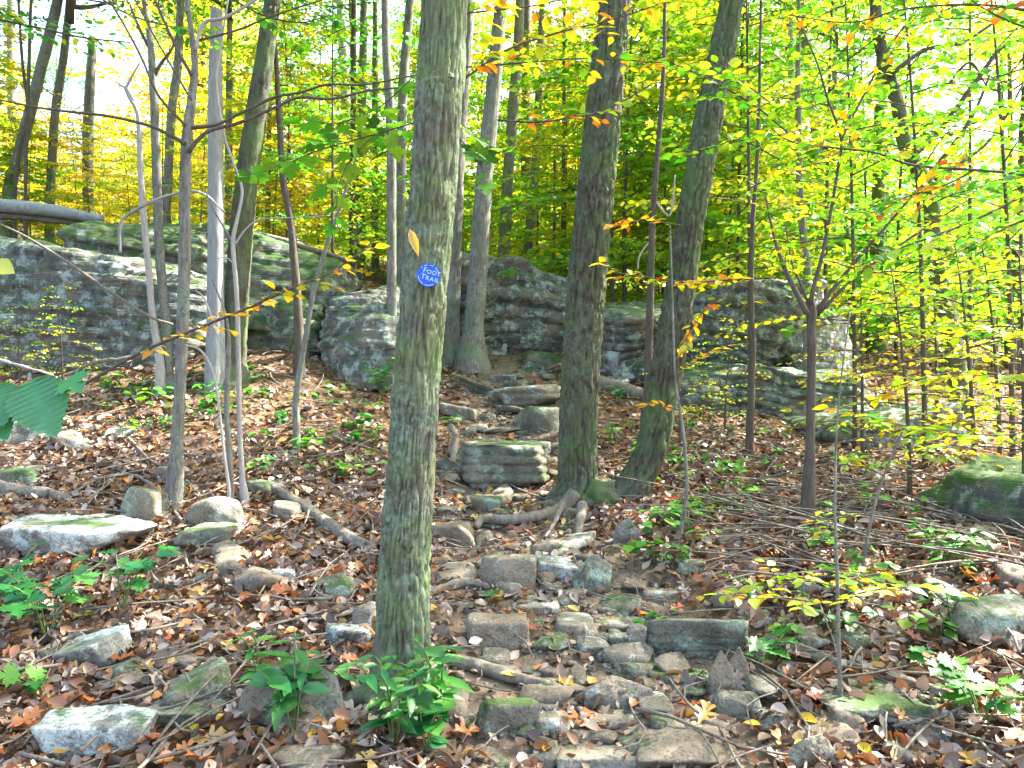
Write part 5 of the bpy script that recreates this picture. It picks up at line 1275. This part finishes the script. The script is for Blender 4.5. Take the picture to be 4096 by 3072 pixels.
# worn rim print, too small to read
ge = Geo(); r = np.random.default_rng(3)
for a0, a1 in ((20, 62), (78, 92), (112, 128), (140, 150), (195, 250), (262, 312), (340, 346)):
    a = a0
    while a < a1:
        w_ = r.uniform(1.5, 3.5); h_ = rad_ * .09
        for ang in (a,):
            t0, t1 = R(ang), R(ang + w_); r0, r1 = rad_ * .82, rad_ * .82 + h_
            ge.add([(r0 * math.cos(t0), r0 * math.sin(t0), .0019), (r0 * math.cos(t1), r0 * math.sin(t1), .0019), (r1 * math.cos(t1), r1 * math.sin(t1), .0019), (r1 * math.cos(t0), r1 * math.sin(t0), .0019)], None, [(0, 1, 2, 3)])
        a += w_ + 1.6
o = link('rim_print', ge.mesh('rim_print', [M_LET], cols=False, smooth=False), mk); o['kind'] = 'stuff'
# the leaf hanging before the trunk above the marker
o = leaf_obj(None, LFM[('lance', 'gold')][2], P(1638, 915, 3.06), P(1675, 1025, 3.05) - P(1638, 915, 3.06), (.2, -1, .1), .112, 'stuck_leaf')
tagit(o, 'single yellow leaf caught on the bark above the blue disc', 'leaf')

# ------------------------------------------------------------------ labels of look-alikes, told apart by what they lie beside
def short(lab): return ' '.join(lab.split()[:8])
_big = [(o.location.copy(), o['label']) for o in col.objects if o.name.split('.')[0] == 'rock' and o.get('label')]
def nearest(p): return short(min(_big, key=lambda t: (t[0].xy - p.xy).length)[1])
_reg = [(0, 'beyond the frame edge past the fallen log'), (450, 'behind the pale fallen log'), (900, 'behind the mossy dome'), (1250, 'behind the silver snag'), (1650, 'just beside the marked trunk'), (2050, 'behind the paired trees'), (2420, 'between paired trees and twin tree'), (2900, 'behind the leaning twin trunk'), (3300, 'behind the forked sapling'), (3700, 'before the tilted tree'), (4096, 'past the tilted tree'), (99999, 'outside the clearing edge')]
def region(p):
    px = 2048 + F * p.x / max(p.y, 1)
    return next(t for lim, t in _reg if px < lim)
for o in list(col.objects):
    n_ = o.name.split('.')[0]
    if n_ == 'stone': o['label'] = ('tiny' if o.scale.x < .08 else 'small' if o.scale.x < .13 else 'fist-sized') + (' half-buried stone by the ' if 'half' in o['group'] else ' loose stone by the ') + nearest(o.location)
    elif n_ == 'fallen_leaf': o['label'] = ('rust-orange lobed' if 'rust' in o['group'] else 'curled golden') + ' leaf lying near the ' + nearest(o.location)
    elif n_ == 'ground_seedling': o['label'] = ('tiny' if o.scale.x < 1.05 else 'small') + ' green seedling near the ' + nearest(o.location)
    elif n_ == 'understory_tree':
        k_ = o['group'].split(' with ')[1].split()[0]; y_ = o.location.y
        o['label'] = ('tall' if o.scale.z > .95 else 'low') + ' understory tree with ' + {'lime': 'yellow-green'}.get(k_, k_) + ' leaves ' + ('close ' if y_ < 18 else 'further back ' if y_ < 28 else 'far off ') + region(o.location)
    elif n_ == 'woodland_tree' and o.location.y > 16:
        o['label'] = 'tall woodland tree ' + ('in middle distance ' if o.location.y < 30 else 'far off ') + region(o.location)
